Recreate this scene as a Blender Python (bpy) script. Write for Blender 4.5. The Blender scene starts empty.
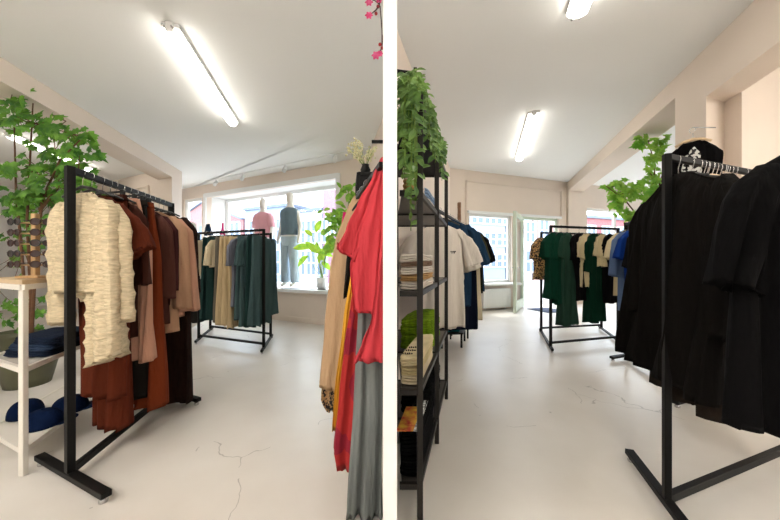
import bpy, bmesh, math, random
from mathutils import Vector, Matrix
S = bpy.context.scene
COL = S.collection
PI = math.pi
F, HC, HY = 300.0, 1.2, 262.0          # focal length in px, eye height, horizon row

def at(x, y, Y):                        # a point at depth Y seen at x, y
    return Vector(((x-390)/F*Y, Y, HC-(y-HY)/F*Y))
def zat(y, Y): return HC-(y-HY)/F*Y
def hit(px, P, d):                      # where the view column px meets the plan line P + s d
    k = (px-390)/F
    s = (k*P[1]-P[0])/(d[0]-k*d[1])
    return s, P[0]+s*d[0], P[1]+s*d[1]
def unit(x, y):
    l = math.hypot(x, y); return (x/l, y/l)

DL = unit(-.22, 1); WL = unit(2.083, -1)     # left shop: depth and cross directions
DR = unit(.32, 1);  WR = unit(2.79, 1)       # right shop
HL, HR = 3.06, 3.47

# ------------------------------------------------------------------ materials
def lin(c):
    return tuple(((v/255)/12.92 if v/255 <= .04045 else ((v/255+.055)/1.055)**2.4) for v in c)+(1,)
MATS = {}
def mat(name, rgb, rough=.6, var=.0, scale=8, bump=0, bscale=60, metal=0, spec=.5, rgb2=None, sheen=0, stretch=None):
    if name in MATS: return MATS[name]
    m = bpy.data.materials.new(name); m.use_nodes = True
    nt = m.node_tree; b = nt.nodes['Principled BSDF']
    b.inputs['Base Color'].default_value = lin(rgb)
    b.inputs['Roughness'].default_value = rough
    b.inputs['Metallic'].default_value = metal
    b.inputs['Specular IOR Level'].default_value = spec
    if sheen: b.inputs['Sheen Weight'].default_value = sheen
    tc = nt.nodes.new('ShaderNodeTexCoord')
    src = tc.outputs['Object']
    if stretch:
        mp = nt.nodes.new('ShaderNodeMapping'); mp.inputs['Scale'].default_value = stretch
        nt.links.new(src, mp.inputs['Vector']); src = mp.outputs['Vector']
    if var or rgb2:
        n = nt.nodes.new('ShaderNodeTexNoise'); n.inputs['Scale'].default_value = scale; n.inputs['Detail'].default_value = 5
        r = nt.nodes.new('ShaderNodeValToRGB')
        a = lin(rgb); c2 = lin(rgb2) if rgb2 else tuple(min(1, v*(1-var)) for v in a[:3])+(1,)
        r.color_ramp.elements[0].position = .35; r.color_ramp.elements[1].position = .65
        r.color_ramp.elements[0].color = c2; r.color_ramp.elements[1].color = a
        nt.links.new(src, n.inputs['Vector']); nt.links.new(n.outputs['Fac'], r.inputs['Fac'])
        nt.links.new(r.outputs['Color'], b.inputs['Base Color'])
    if bump:
        n = nt.nodes.new('ShaderNodeTexNoise'); n.inputs['Scale'].default_value = bscale; n.inputs['Detail'].default_value = 3
        bp = nt.nodes.new('ShaderNodeBump'); bp.inputs['Strength'].default_value = bump; bp.inputs['Distance'].default_value = .03 if bscale < 20 else .01
        nt.links.new(src, n.inputs['Vector']); nt.links.new(n.outputs['Fac'], bp.inputs['Height'])
        nt.links.new(bp.outputs['Normal'], b.inputs['Normal'])
    MATS[name] = m; return m
def fab(name, rgb, var=.22, rough=.95, scale=7, spec=.08, stretch=(1, 1, .25), **k):
    return mat('fabric_'+name, rgb, rough, var, scale, .75, 16, spec=spec, sheen=.0, stretch=stretch, **k)
def emis(name, rgb, strength):
    m = bpy.data.materials.new(name); m.use_nodes = True; nt = m.node_tree
    b = nt.nodes['Principled BSDF']; b.inputs['Base Color'].default_value = lin(rgb)
    b.inputs['Emission Color'].default_value = lin(rgb); b.inputs['Emission Strength'].default_value = strength
    return m
def glass_mat():
    m = bpy.data.materials.new('window_glass'); m.use_nodes = True; nt = m.node_tree
    nt.nodes.remove(nt.nodes['Principled BSDF'])
    out = nt.nodes['Material Output']
    t = nt.nodes.new('ShaderNodeBsdfTransparent'); t.inputs[0].default_value = (.96, .98, .98, 1)
    g = nt.nodes.new('ShaderNodeBsdfGlossy'); g.inputs['Roughness'].default_value = .02
    mx = nt.nodes.new('ShaderNodeMixShader'); mx.inputs[0].default_value = .05
    nt.links.new(t.outputs[0], mx.inputs[1]); nt.links.new(g.outputs[0], mx.inputs[2]); nt.links.new(mx.outputs[0], out.inputs[0])
    return m
GLASS = glass_mat()
M_CEIL = mat('ceiling_paint', (248, 248, 246), .9, bump=.03, bscale=30)
M_WALL = mat('beige_wall_paint', (232, 217, 203), .85, .03, 2, .04, 40)
M_WHITE = mat('white_wall_paint', (245, 245, 244), .8, bump=.02)
M_TRIM = mat('white_trim_paint', (240, 240, 238), .5)
M_BLACK = mat('black_powder_coat', (11, 10, 10), .5, bump=.05, bscale=200, spec=.2)
M_BLACK2 = mat('dark_bronze_metal', (30, 25, 22), .45, spec=.3)
M_WMET = mat('white_powder_coat', (232, 226, 216), .4)
M_CHROME = mat('chrome', (200, 200, 200), .2, metal=1)
M_PLAST = mat('black_hanger_plastic', (22, 22, 23), .35)
M_WOODH = mat('pale_wood', (214, 186, 150), .5, .15, 12, stretch=(1, 1, 6))
M_WOOD = mat('light_wood', (198, 160, 112), .5, .2, 10, stretch=(6, 6, 1))
M_PGREEN = mat('pale_green_paint', (206, 218, 200), .45)
M_TUBE = emis('fluorescent_tube', (255, 250, 240), 7)
M_TUBE_FILL = emis('fill_fluorescent_tube', (255, 249, 240), 36)  # stronger glow for the added, unseen fill lamps only

def floor_mat():
    m = bpy.data.materials.new('worn_white_floor'); m.use_nodes = True; nt = m.node_tree
    b = nt.nodes['Principled BSDF']
    tc = nt.nodes.new('ShaderNodeTexCoord')
    n1 = nt.nodes.new('ShaderNodeTexNoise'); n1.inputs['Scale'].default_value = 1.1; n1.inputs['Detail'].default_value = 8
    r1 = nt.nodes.new('ShaderNodeValToRGB')
    r1.color_ramp.elements[0].position = .3; r1.color_ramp.elements[0].color = lin((214, 206, 196))
    r1.color_ramp.elements[1].position = .7; r1.color_ramp.elements[1].color = lin((230, 225, 218))
    nt.links.new(tc.outputs['Object'], n1.inputs['Vector']); nt.links.new(n1.outputs['Fac'], r1.inputs['Fac'])
    # hairline cracks
    nw = nt.nodes.new('ShaderNodeTexNoise'); nw.inputs['Scale'].default_value = 2.5; nw.inputs['Detail'].default_value = 4
    mx = nt.nodes.new('ShaderNodeMix'); mx.data_type = 'VECTOR'; mx.inputs['Factor'].default_value = .22
    nt.links.new(tc.outputs['Object'], nw.inputs['Vector'])
    nt.links.new(tc.outputs['Object'], mx.inputs['A']); nt.links.new(nw.outputs['Color'], mx.inputs['B'])
    v = nt.nodes.new('ShaderNodeTexVoronoi'); v.feature = 'DISTANCE_TO_EDGE'; v.inputs['Scale'].default_value = 1.5
    nt.links.new(mx.outputs['Result'], v.inputs['Vector'])
    n2 = nt.nodes.new('ShaderNodeTexNoise'); n2.inputs['Scale'].default_value = 1.7
    nt.links.new(tc.outputs['Object'], n2.inputs['Vector'])
    gt = nt.nodes.new('ShaderNodeMath'); gt.operation = 'GREATER_THAN'; gt.inputs[1].default_value = .56
    nt.links.new(n2.outputs['Fac'], gt.inputs[0])
    lt = nt.nodes.new('ShaderNodeMath'); lt.operation = 'LESS_THAN'; lt.inputs[1].default_value = .0028
    nt.links.new(v.outputs['Distance'], lt.inputs[0])
    mu = nt.nodes.new('ShaderNodeMath'); mu.operation = 'MULTIPLY'
    nt.links.new(gt.outputs[0], mu.inputs[0]); nt.links.new(lt.outputs[0], mu.inputs[1])
    # dirt specks
    n3 = nt.nodes.new('ShaderNodeTexNoise'); n3.inputs['Scale'].default_value = 16; n3.inputs['Detail'].default_value = 1
    nt.links.new(tc.outputs['Object'], n3.inputs['Vector'])
    g3 = nt.nodes.new('ShaderNodeMath'); g3.operation = 'GREATER_THAN'; g3.inputs[1].default_value = .80
    nt.links.new(n3.outputs['Fac'], g3.inputs[0])
    ad = nt.nodes.new('ShaderNodeMath'); ad.operation = 'MAXIMUM'
    nt.links.new(mu.outputs[0], ad.inputs[0]); nt.links.new(g3.outputs[0], ad.inputs[1])
    sc = nt.nodes.new('ShaderNodeMath'); sc.operation = 'MULTIPLY'; sc.inputs[1].default_value = .45
    nt.links.new(ad.outputs[0], sc.inputs[0])
    cm = nt.nodes.new('ShaderNodeMix'); cm.data_type = 'RGBA'
    cm.inputs['B'].default_value = lin((120, 110, 98))
    nt.links.new(sc.outputs[0], cm.inputs['Factor']); nt.links.new(r1.outputs['Color'], cm.inputs['A'])
    nt.links.new(cm.outputs['Result'], b.inputs['Base Color'])
    rr = nt.nodes.new('ShaderNodeMapRange'); rr.inputs['To Min'].default_value = .26; rr.inputs['To Max'].default_value = .42
    nt.links.new(n1.outputs['Fac'], rr.inputs['Value']); nt.links.new(rr.outputs['Result'], b.inputs['Roughness'])
    b.inputs['Specular IOR Level'].default_value = .5
    return m
M_FLOOR = floor_mat()

def brick_mat(name, c1, c2, mortar):
    m = bpy.data.materials.new(name); m.use_nodes = True; nt = m.node_tree; b = nt.nodes['Principled BSDF']
    tc = nt.nodes.new('ShaderNodeTexCoord'); br = nt.nodes.new('ShaderNodeTexBrick')
    mp = nt.nodes.new('ShaderNodeMapping'); mp.inputs['Rotation'].default_value = (PI/2, 0, 0)
    br.inputs['Color1'].default_value = lin(c1); br.inputs['Color2'].default_value = lin(c2); br.inputs['Mortar'].default_value = lin(mortar)
    br.inputs['Scale'].default_value = 4; br.inputs['Mortar Size'].default_value = .012
    nt.links.new(tc.outputs['Object'], mp.inputs[0]); nt.links.new(mp.outputs[0], br.inputs['Vector']); nt.links.new(br.outputs['Color'], b.inputs['Base Color'])
    b.inputs['Roughness'].default_value = .9
    return m

def leopard_mat(name, base, spot, scale=38):
    m = bpy.data.materials.new(name); m.use_nodes = True; nt = m.node_tree; b = nt.nodes['Principled BSDF']
    tc = nt.nodes.new('ShaderNodeTexCoord'); n = nt.nodes.new('ShaderNodeTexNoise')
    n.inputs['Scale'].default_value = scale; n.inputs['Detail'].default_value = 1.5
    r = nt.nodes.new('ShaderNodeValToRGB'); r.color_ramp.interpolation = 'CONSTANT'
    r.color_ramp.elements[0].color = lin(spot); r.color_ramp.elements[1].position = .5; r.color_ramp.elements[1].color = lin(base)
    nt.links.new(tc.outputs['Object'], n.inputs['Vector']); nt.links.new(n.outputs['Fac'], r.inputs['Fac']); nt.links.new(r.outputs['Color'], b.inputs['Base Color'])
    b.inputs['Roughness'].default_value = .85
    return m

# ------------------------------------------------------------------ object helpers
def obj(name, bm, m, parent=None, loc=None, smooth=True, matrix=None):
    bmesh.ops.recalc_face_normals(bm, faces=bm.faces)
    me = bpy.data.meshes.new(name); bm.to_mesh(me); bm.free()
    if smooth:
        for p in me.polygons: p.use_smooth = True
    mm = m if isinstance(m, (list, tuple)) else [m]
    for x in mm: me.materials.append(x)
    o = bpy.data.objects.new(name, me); COL.objects.link(o)
    if loc is not None: o.location = loc
    if parent: o.parent = parent
    return o
def empty(name, loc=(0, 0, 0), rz=0):
    o = bpy.data.objects.new(name, None); COL.objects.link(o); o.location = loc; o.rotation_euler = (0, 0, rz); o.empty_display_size = .1
    return o
def tag(o, label, cat, group=None, kind=None):
    o['label'] = label; o['category'] = cat
    if group: o['group'] = group
    if kind: o['kind'] = kind
    return o
def struct(o, label=None, cat=None):
    o['kind'] = 'structure'
    if label: o['label'] = label
    if cat: o['category'] = cat
    return o
def bar(bm, p, q, w, h=None, up=None):
    """rectangular bar from p to q; w across, h along 'up'"""
    p = Vector(p); q = Vector(q); h = h or w
    d = (q-p).normalized()
    upv = Vector(up) if up else (Vector((0, 0, 1)) if abs(d.z) < .9 else Vector((0, 1, 0)))
    sx = d.cross(upv).normalized(); sz = sx.cross(d).normalized()
    vs = []
    for e in (p, q):
        for a, b in ((-1, -1), (1, -1), (1, 1), (-1, 1)):
            vs.append(bm.verts.new(e+sx*(a*w/2)+sz*(b*h/2)))
    for f in ((0, 1, 2, 3), (4, 5, 6, 7), (0, 1, 5, 4), (1, 2, 6, 5), (2, 3, 7, 6), (3, 0, 4, 7)):
        bm.faces.new([vs[i] for i in f])
def box(bm, x0, x1, y0, y1, z0, z1):
    vs = [bm.verts.new((x, y, z)) for z in (z0, z1) for x, y in ((x0, y0), (x1, y0), (x1, y1), (x0, y1))]
    for f in ((0, 1, 2, 3), (4, 5, 6, 7), (0, 1, 5, 4), (1, 2, 6, 5), (2, 3, 7, 6), (3, 0, 4, 7)):
        bm.faces.new([vs[i] for i in f])
def prism(bm, pts, z0, z1):
    a = [bm.verts.new((p[0], p[1], z0)) for p in pts]; b = [bm.verts.new((p[0], p[1], z1)) for p in pts]
    bm.faces.new(a); bm.faces.new(b); n = len(pts)
    for i in range(n): bm.faces.new((a[i], a[(i+1) % n], b[(i+1) % n], b[i]))
def bevel(bm, w, seg=2):
    bmesh.ops.bevel(bm, geom=list(bm.edges), offset=w, segments=seg, profile=.5, affect='EDGES', clamp_overlap=True)
def barobj(name, p, q, w, h, m, parent=None, up=None, bev=.0):
    bm = bmesh.new(); bar(bm, p, q, w, h, up)
    if bev: bevel(bm, bev, 1)
    return obj(name, bm, m, parent, smooth=False)
def tube(bm, pts, r, seg=8, caps=True):
    pts = [Vector(p) for p in pts]; rings = []
    rs = r if isinstance(r, (list, tuple)) else [r]*len(pts)
    prev = None
    for i, p in enumerate(pts):
        t = (pts[min(i+1, len(pts)-1)]-pts[max(i-1, 0)]).normalized()
        if prev is None:
            ref = Vector((0, 0, 1)) if abs(t.z) < .9 else Vector((1, 0, 0))
            nrm = t.cross(ref).normalized()
        else:
            nrm = (prev-t*prev.dot(t)).normalized()
        prev = nrm; bn = t.cross(nrm)
        rings.append([bm.verts.new(p+(nrm*math.cos(a)+bn*math.sin(a))*rs[i]) for a in (2*PI*k/seg for k in range(seg))])
    for a, b in zip(rings, rings[1:]):
        for k in range(seg): bm.faces.new((a[k], a[(k+1) % seg], b[(k+1) % seg], b[k]))
    if caps: bm.faces.new(rings[0]); bm.faces.new(rings[-1])
def lathe(bm, prof, c=(0, 0, 0), seg=24):
    rings = [[bm.verts.new((c[0]+r*math.cos(2*PI*k/seg), c[1]+r*math.sin(2*PI*k/seg), c[2]+z)) for k in range(seg)] for r, z in prof]
    for a, b in zip(rings, rings[1:]):
        for k in range(seg): bm.faces.new((a[k], a[(k+1) % seg], b[(k+1) % seg], b[k]))
    bm.faces.new(rings[0]); bm.faces.new(rings[-1])

def interp(tab, s):
    if s <= tab[0][0]: return tab[0][1:]
    for a, b in zip(tab, tab[1:]):
        if s <= b[0]:
            k = (s-a[0])/(b[0]-a[0]+1e-9); k = k*k*(3-2*k)*.5+k*.5
            return tuple(x+(y-x)*k for x, y in zip(a[1:], b[1:]))
    return tab[-1][1:]
def cloth(bm, slices, fold=.01, nf=3, seed=0, rows=26, seg=44, hem=.008, tilt=0, power=.75, sway=.0, ruff=0, rib=0):
    """hanging cloth: slices (depth below top, centre, half width, half thickness) going down"""
    rnd = random.Random(seed); ph = [rnd.uniform(0, 2*PI) for _ in range(8)]
    L = slices[-1][0]; L0 = slices[0][0]; rings = []
    for i in range(rows+1):
        s = i/rows; d = L0+(L-L0)*(s**.85 if rows > 14 else s)
        c, w, t = interp(slices, d)
        amp = 1.5*fold*(.2+.8*s**.9)
        ring = []
        for k in range(seg):
            th = 2*PI*k/seg; ca, sa = math.cos(th), math.sin(th)
            x = w*math.copysign(abs(ca)**power, ca); y = t*math.copysign(abs(sa)**.8, sa)
            u = x/max(w, .02)
            wv = math.sin(nf*PI*u+ph[0]+1.3*s)+.5*math.sin(nf*1.9*PI*u+ph[1]-2.1*s)+.35*math.sin(nf*3.1*PI*u+ph[2])
            y += amp*wv*1.25+math.copysign(t*.22*s*math.sin(nf*4.3*PI*u+ph[5]+.8*s), sa)+sway*math.sin(3.2*s+ph[4])*s
            x += amp*.7*math.sin(4*s+ph[3]+2*sa)+ruff*math.sin(s*60+ph[5]+2*sa)+sway*.5*math.sin(2.2*s+ph[6])*s
            if rib:
                q = rib*(1.0 if i % 4 == 0 else (.35 if i % 4 == 1 else 0))*(1+.4*math.sin(23*u+i)); y += math.copysign(q, sa); x += math.copysign(q*.6, ca)
            z = -d+tilt*(x)*min(1, s*1.5)
            if i == rows: z += hem*.7*math.sin(nf*PI*u+ph[7])*math.copysign(1, 1)+hem*.4*math.sin(5*u+ph[2])
            if i == 0 and rows > 14: z += .004*math.sin(3*u)
            ring.append(bm.verts.new((c+x, y, z)))
        rings.append(ring)
    # turn the hem inwards so that it reads as an open edge
    last = []
    cx = sum(v.co.x for v in rings[-1])/seg; cy = sum(v.co.y for v in rings[-1])/seg
    for v in rings[-1]: last.append(bm.verts.new((cx+(v.co.x-cx)*.94, cy+(v.co.y-cy)*.6, v.co.z+.025)))
    rings.append(last)
    for a, b in zip(rings, rings[1:]):
        for k in range(seg): bm.faces.new((a[k], a[(k+1) % seg], b[(k+1) % seg], b[k]))
    bm.faces.new(rings[0]); bm.faces.new(rings[-1])

def place(o, xy, z, u):
    o.location = (xy[0], xy[1], z); o.rotation_euler = (0, 0, math.atan2(u[1], u[0]))

def hanger(xy, zrail, u, label, group, bw=.2, m=None, simple=False, drop=.075, hookm=None):
    """hook over the rail and a sloping bar inside the shoulders"""
    m = m or M_PLAST
    r = empty('clothes_hanger'); place(r, xy, zrail, u); tag(r, label, 'hanger', group)
    bm = bmesh.new(); R = .019
    pts = [Vector((-R*math.cos(a), 0, R*math.sin(a))) for a in (math.radians(-20+k*22) for k in range(10))]
    pts = [p+Vector((0, 0, .004)) for p in pts]+[Vector((R*.5, 0, -.02)), Vector((0, 0, -.035)), Vector((0, 0, -drop))]
    tube(bm, pts, .0022, 6); obj('hook', bm, hookm or M_CHROME, r)
    bm = bmesh.new()
    tube(bm, [(-bw, 0, -drop-.05), (-bw*.5, 0, -drop-.018), (0, 0, -drop), (bw*.5, 0, -drop-.018), (bw, 0, -drop-.05)], [.006, .008, .009, .008, .006], 8)
    obj('shoulder_bar', bm, m, r)
    return r
def clip_hanger(xy, zrail, u, label, group, bw=.15):
    r = empty('clip_hanger'); place(r, xy, zrail, u); tag(r, label, 'hanger', group)
    bm = bmesh.new(); R = .019
    pts = [Vector((-R*math.cos(a), 0, R*math.sin(a)+.004)) for a in (math.radians(-20+k*22) for k in range(10))]+[Vector((0, 0, -.03)), Vector((0, 0, -.05))]
    tube(bm, pts, .0025, 6); obj('hook', bm, M_CHROME, r)
    bm = bmesh.new(); bar(bm, (-bw, 0, -.055), (bw, 0, -.055), .008, .012); obj('bar', bm, M_PLAST, r)
    for s in (-1, 1):
        bm = bmesh.new(); bar(bm, (s*bw*.82, 0, -.04), (s*bw*.82, 0, -.1), .028, .02); bevel(bm, .004, 1); obj('clip', bm, M_PLAST, r, smooth=False)
    return r

SEED = [10]
def top(name, label, cat, group, xy, z, u, m, L=.6, sh=.2, hem=.24, t=.04, sl=.28, slw=.085, flare=.07, fold=.012, nf=3, collar=None, tilt=0, neck=.07, sway=0, ruff=0, rib=0, sides=(-1, 1), hemamp=.008, slope=.055, hc=0):
    """shirt, sweater or jacket body with hanging sleeves and a neckband"""
    SEED[0] += 1; sd = SEED[0]
    bm = bmesh.new()
    cloth(bm, [(0, 0, neck, t*.5), (.012, 0, neck+.012, t*.6), (slope, 0, sh*.93, t*.75), (slope+.03, 0, sh, t*.9), (.2, 0, sh*1.0, t*1.1), (L*.6, hc*.5, (sh+hem)/2, t*1.1), (L, hc, hem, t*1.15)],
          fold, nf, sd, rows=34, hem=hemamp, sway=sway, ruff=ruff, rib=rib)
    b = obj(name, bm, m); place(b, xy, z, u); tag(b, label, cat, group)
    if sl:
        for s in sides:
            bm = bmesh.new()
            cloth(bm, [(slope*.75, s*(sh-.035), .02, t*.4), (slope+.03, s*(sh-.015), .045, t*.8), (slope+.09, s*(sh+flare*.35), .07, t*1.0), (slope+sl*.6, s*(sh+flare*.7), slw*.95, t*.95), (slope+sl, s*(sh+flare), slw, t*.95)],
                  fold*.6, 1.5, sd*7+s, rows=22, seg=28, tilt=s*tilt, hem=.004, power=.85, ruff=ruff, rib=rib)
            obj('sleeve', bm, m, b)
    if collar is not None:
        bm = bmesh.new()
        n = 20; pts = [Vector((neck*1.02*math.cos(2*PI*k/n), t*.55*math.sin(2*PI*k/n), .004-.02*max(0, -math.sin(2*PI*k/n)))) for k in range(n+1)]
        tube(bm, pts, .008, 6, False); obj('neckband', bm, collar, b)
    return b
def hang(name, label, cat, group, xy, z, u, m, L=.9, w0=.13, w1=.2, t=.035, fold=.014, nf=3, sway=0, belt=None, t1=None, hemamp=.01, c1=0, split=False):
    """trousers, skirt or strap dress falling straight from clips"""
    SEED[0] += 1; sd = SEED[0]
    t1 = t1 or t*1.3
    bm = bmesh.new()
    if split:
        for s in (-1, 1):
            cloth(bm, [(.0, s*w0*.48, w0*.52, t*.8), (L*.3, s*w1*.5, w1*.52, t), (L, s*w1*.55+c1, w1*.47, t1)], fold, nf*.6, sd+s, hem=hemamp, sway=sway)
    else:
        cloth(bm, [(0, 0, w0, t*.6), (L*.08, 0, w0*1.02, t), (L*.5, c1*.5, (w0+w1)/2, (t+t1)/2), (L, c1, w1, t1)], fold, nf, sd, rows=30, hem=hemamp, sway=sway)
    b = obj(name, bm, m); place(b, xy, z, u); tag(b, label, cat, group)
    if belt:
        bm = bmesh.new(); cloth(bm, [(-.004, 0, w0*1.03, t*.75), (.035, 0, w0*1.04, t*.95)], 0, 1, sd, rows=3, hem=0); obj('waistband', bm, belt, b)
    return b

def tube_lamp(A, B, zc, label, w=.12, tm=None):
    d = (Vector((B[0], B[1], 0))-Vector((A[0], A[1], 0))); L = d.length
    r = empty('fluorescent_ceiling_light', ((A[0]+B[0])/2, (A[1]+B[1])/2, zc), math.atan2(d.y, d.x)); tag(r, label, 'ceiling light')
    bm = bmesh.new(); box(bm, -L/2, L/2, -w/2-.004, w/2+.004, -.036, -.001); bevel(bm, .004, 1); obj('housing', bm, M_TRIM, r, smooth=False)
    bm = bmesh.new(); n = 14
    prof = [(w/2*math.cos(PI*k/n), -.036-.055*math.sin(PI*k/n)) for k in range(n+1)]
    ra = [bm.verts.new((-L/2+.02, y, z)) for y, z in prof]; rb = [bm.verts.new((L/2-.02, y, z)) for y, z in prof]
    for k in range(n): bm.faces.new((ra[k], ra[k+1], rb[k+1], rb[k]))
    bm.faces.new(ra); bm.faces.new(rb); bm.faces.new((ra[0], rb[0], rb[-1], ra[-1]))
    obj('diffuser', bm, tm or M_TUBE, r, smooth=False)
    for s in (-1, 1):
        bm = bmesh.new(); box(bm, s*L/2-.02, s*L/2+.02, -.028, .028, -.075, -.001); bevel(bm, .005, 1); obj('end_cap', bm, M_TRIM, r, smooth=False)
        for q in (-1, 1):
            bm = bmesh.new(); tube(bm, [(s*(L/2-.01), q*.03, -.05), (s*(L/2+.045), q*.03, -.055)], .008, 8); obj('tube_socket', bm, M_CHROME, r)
    return r

def wall_open(name, P, d, L, z0, z1, th, holes, m, label=None):
    """wall along d from P; thickness towards the left of d; holes (s0,s1,za,zb)"""
    n = (-d[1], d[0]); bm = bmesh.new()
    def seg(a, b, za, zb):
        if b-a < 1e-4 or zb-za < 1e-4: return
        pa = (P[0]+d[0]*a, P[1]+d[1]*a); pb = (P[0]+d[0]*b, P[1]+d[1]*b)
        prism(bm, [pa, pb, (pb[0]+n[0]*th, pb[1]+n[1]*th), (pa[0]+n[0]*th, pa[1]+n[1]*th)], za, zb)
    x = 0
    for s0, s1, za, zb in sorted(holes):
        seg(x, s0, z0, z1); seg(s0, s1, z0, za); seg(s0, s1, zb, z1); x = s1
    seg(x, L, z0, z1)
    return struct(obj(name, bm, m, smooth=False), label)

# ================================================================== THE SETTING
def LP(s, off=0):   # left window wall: s metres from its right corner, off outwards
    return (-.407-.9014*s+.4327*off, 5.3+.4327*s+.9014*off)
def BL(Y): return (-2.93-.22*Y, Y)            # beam plane, left shop
def BR(Y): return (2.327+.32*Y, Y)            # beam plane, right shop
RP0 = (1.448, 7.24)
def RP(s, off=0): return (RP0[0]+WR[0]*s-WR[1]*off, RP0[1]+WR[1]*s+WR[0]*off)
FLs = RP(9.2)
bm = bmesh.new()
prism(bm, [(-9.7, -2.7), (7.2, -2.7), (FLs[0]+.2, FLs[1]), RP(9.2, .2), RP(0, .2), (.6, 5.6), LP(0, .6), LP(5.6, .6), (-5.5, 8.1), (-9.7, 8.7)], -.1, 0)
struct(obj('floor', bm, M_FLOOR, smooth=False), 'worn off-white painted shop floor with hairline cracks')
bm = bmesh.new()
prism(bm, [(0, -2.7), (0, 3.6), (-.3, 5.36), LP(0, .15), LP(5.7, .15), (-5.4, 7.9), (-4.8, 6.2), (-9.7, 8.6), (-9.7, -2.7)], HL, HL+.1)
struct(obj('ceiling', bm, M_CEIL, smooth=False), 'white ceiling of the left shop')
bm = bmesh.new()
prism(bm, [(0, -2.7), (7.2, -2.7), (FLs[0]+.2, FLs[1]), RP(9.2, .15), RP(0, .15), (0, 2.7)], HR, HR+.1)
struct(obj('ceiling', bm, M_CEIL, smooth=False), 'white ceiling of the right shop')
# walls of the left shop
ws0, ws1 = 5.6-4.471, 5.6-.642
wall_open('wall_window_left', LP(5.6), WL, 5.6, 0, HL, .14, [(.25, .98, .66, 2.78), (ws0, ws1, .66, 2.78)], M_WALL, 'beige wall around the left shop window')
bm = bmesh.new(); prism(bm, [(-.021, 3.545), (-.407, 5.3), (-.3, 5.36), (-.0, 4.1)], 0, HL)
struct(obj('wall_right_of_left_shop', bm, M_WALL, smooth=False))
bm = bmesh.new(); prism(bm, [(-4.71, 6.09), (-9.6, 8.44), (-9.55, 8.58), (-4.68, 6.22)], 0, HL)
prism(bm, [(-4.71, 6.09), (-4.6, 6.2), (-5.4, 7.75), (-5.5, 7.7)], 0, HL)
struct(obj('wall_left_back', bm, M_WALL, smooth=False))
bm = bmesh.new(); prism(bm, [(-9.6, -2.6), (-9.6, 8.5), (-9.75, 8.5), (-9.75, -2.6)], 0, HL)
struct(obj('wall_left', bm, M_WHITE, smooth=False))
bm = bmesh.new(); prism(bm, [(-9.7, -2.6), (7.2, -2.6), (7.2, -2.75), (-9.7, -2.75)], 0, HR)
struct(obj('wall_behind', bm, M_WHITE, smooth=False))
bm = bmesh.new()
a, b = BL(-2.6), BL(5.78); prism(bm, [a, b, (b[0]-.43, b[1]+.206), (a[0]-.43, a[1]+.206)], 2.84, HL-.001)
struct(obj('trim_1', bm, M_WALL, smooth=False), 'beige ceiling beam over the left shop')
bm = bmesh.new(); a, b = BL(5.78), BL(6.19); prism(bm, [a, b, (b[0]-.43, b[1]+.206), (a[0]-.43, a[1]+.206)], 0, HL-.001)
struct(obj('trim_2', bm, M_WALL, smooth=False), 'beige pillar under the end of the left beam')
# panel moulding on the back wall of the left side room
bm = bmesh.new()
def LB(s, z, off=-.02): return (-4.9-.9014*s+.4327*off, 6.18+.4327*s+.9014*off, z)
for p, q in (((.1, 2.78), (3.6, 2.78)), ((.1, .3), (.1, 2.78)), ((3.6, .3), (3.6, 2.78))):
    bar(bm, LB(*p), LB(*q), .025, .03)
struct(obj('trim_3', bm, M_WALL, smooth=False), 'beige panel moulding')
# dividing wall whose bare end faces the viewer
bm = bmesh.new(); box(bm, -.021, .021, .9, 3.7, 0, HR-.001); box(bm, -.021, .021, -2.6, .9, HL+.001, HR-.001)
struct(obj('wall_divider', bm, M_WHITE, smooth=False), 'thin white dividing wall between the two shops, seen end on')
# window display ledge and the window of the left shop
wsL, wsR = 4.471, .642
bm = bmesh.new(); prism(bm, [LP(wsL+.1, -.1), LP(wsR-.1, -.1), LP(wsR-.1, .62), LP(wsL+.1, .62)], .60, .66); prism(bm, [LP(wsL, .15), LP(wsR, .15), LP(wsR, .6), LP(wsL, .6)], -.1, .6)
struct(obj('trim_4', bm, M_TRIM, smooth=False), 'deep white display ledge in the left shop window')
def frame(name, pts, w, dpt, m, parent):
    bm = bmesh.new()
    for p, q in zip(pts, pts[1:]+pts[:1]): bar(bm, p, q, w, dpt)
    return obj(name, bm, m, parent, smooth=False)
def window_unit(name, Pf, s0, s1, z0, z1, off, label, mull=(), m=M_TRIM, bars=()):
    r = empty(name, (Pf(s0, off)[0], Pf(s0, off)[1], z0)); struct(r, label)
    def Q(s, z): p = Pf(s, off); return Vector((p[0], p[1], z))-r.location
    fr = bmesh.new(); w = .07
    e = w/2 if s1 > s0 else -w/2
    for p, q in ((Q(s0, z0+w/2), Q(s1, z0+w/2)), (Q(s0, z1-w/2), Q(s1, z1-w/2))): bar(fr, p, q, w, w)
    for s in (s0+e, s1-e)+tuple(mull): bar(fr, Q(s, z0), Q(s, z1), w, w)
    for z in bars: bar(fr, Q(s0, z), Q(s1, z), .05, .05)
    obj('window_frame', fr, m, r, smooth=False)
    g = bmesh.new(); a, b = Q(s0, 0), Q(s1, 0)
    g.faces.new([g.verts.new((a.x, a.y, .03)), g.verts.new((b.x, b.y, .03)), g.verts.new((b.x, b.y, z1-z0-.03)), g.verts.new((a.x, a.y, z1-z0-.03))])
    obj('window_pane', g, GLASS, r, smooth=False)
    return r
window_unit('window_1', LP, wsR, wsL, .66, 2.80, .55, 'large shop window of the left shop')
window_unit('window_2', LP, 4.62, 5.35, .66, 2.78, .07, 'narrow window beside the pillar')
bm = bmesh.new()
for s in (wsR-.03, wsL+.03): prism(bm, [LP(s-.03, .14), LP(s+.03, .14), LP(s+.03, .6), LP(s-.03, .6)], .66, 2.84)
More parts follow.
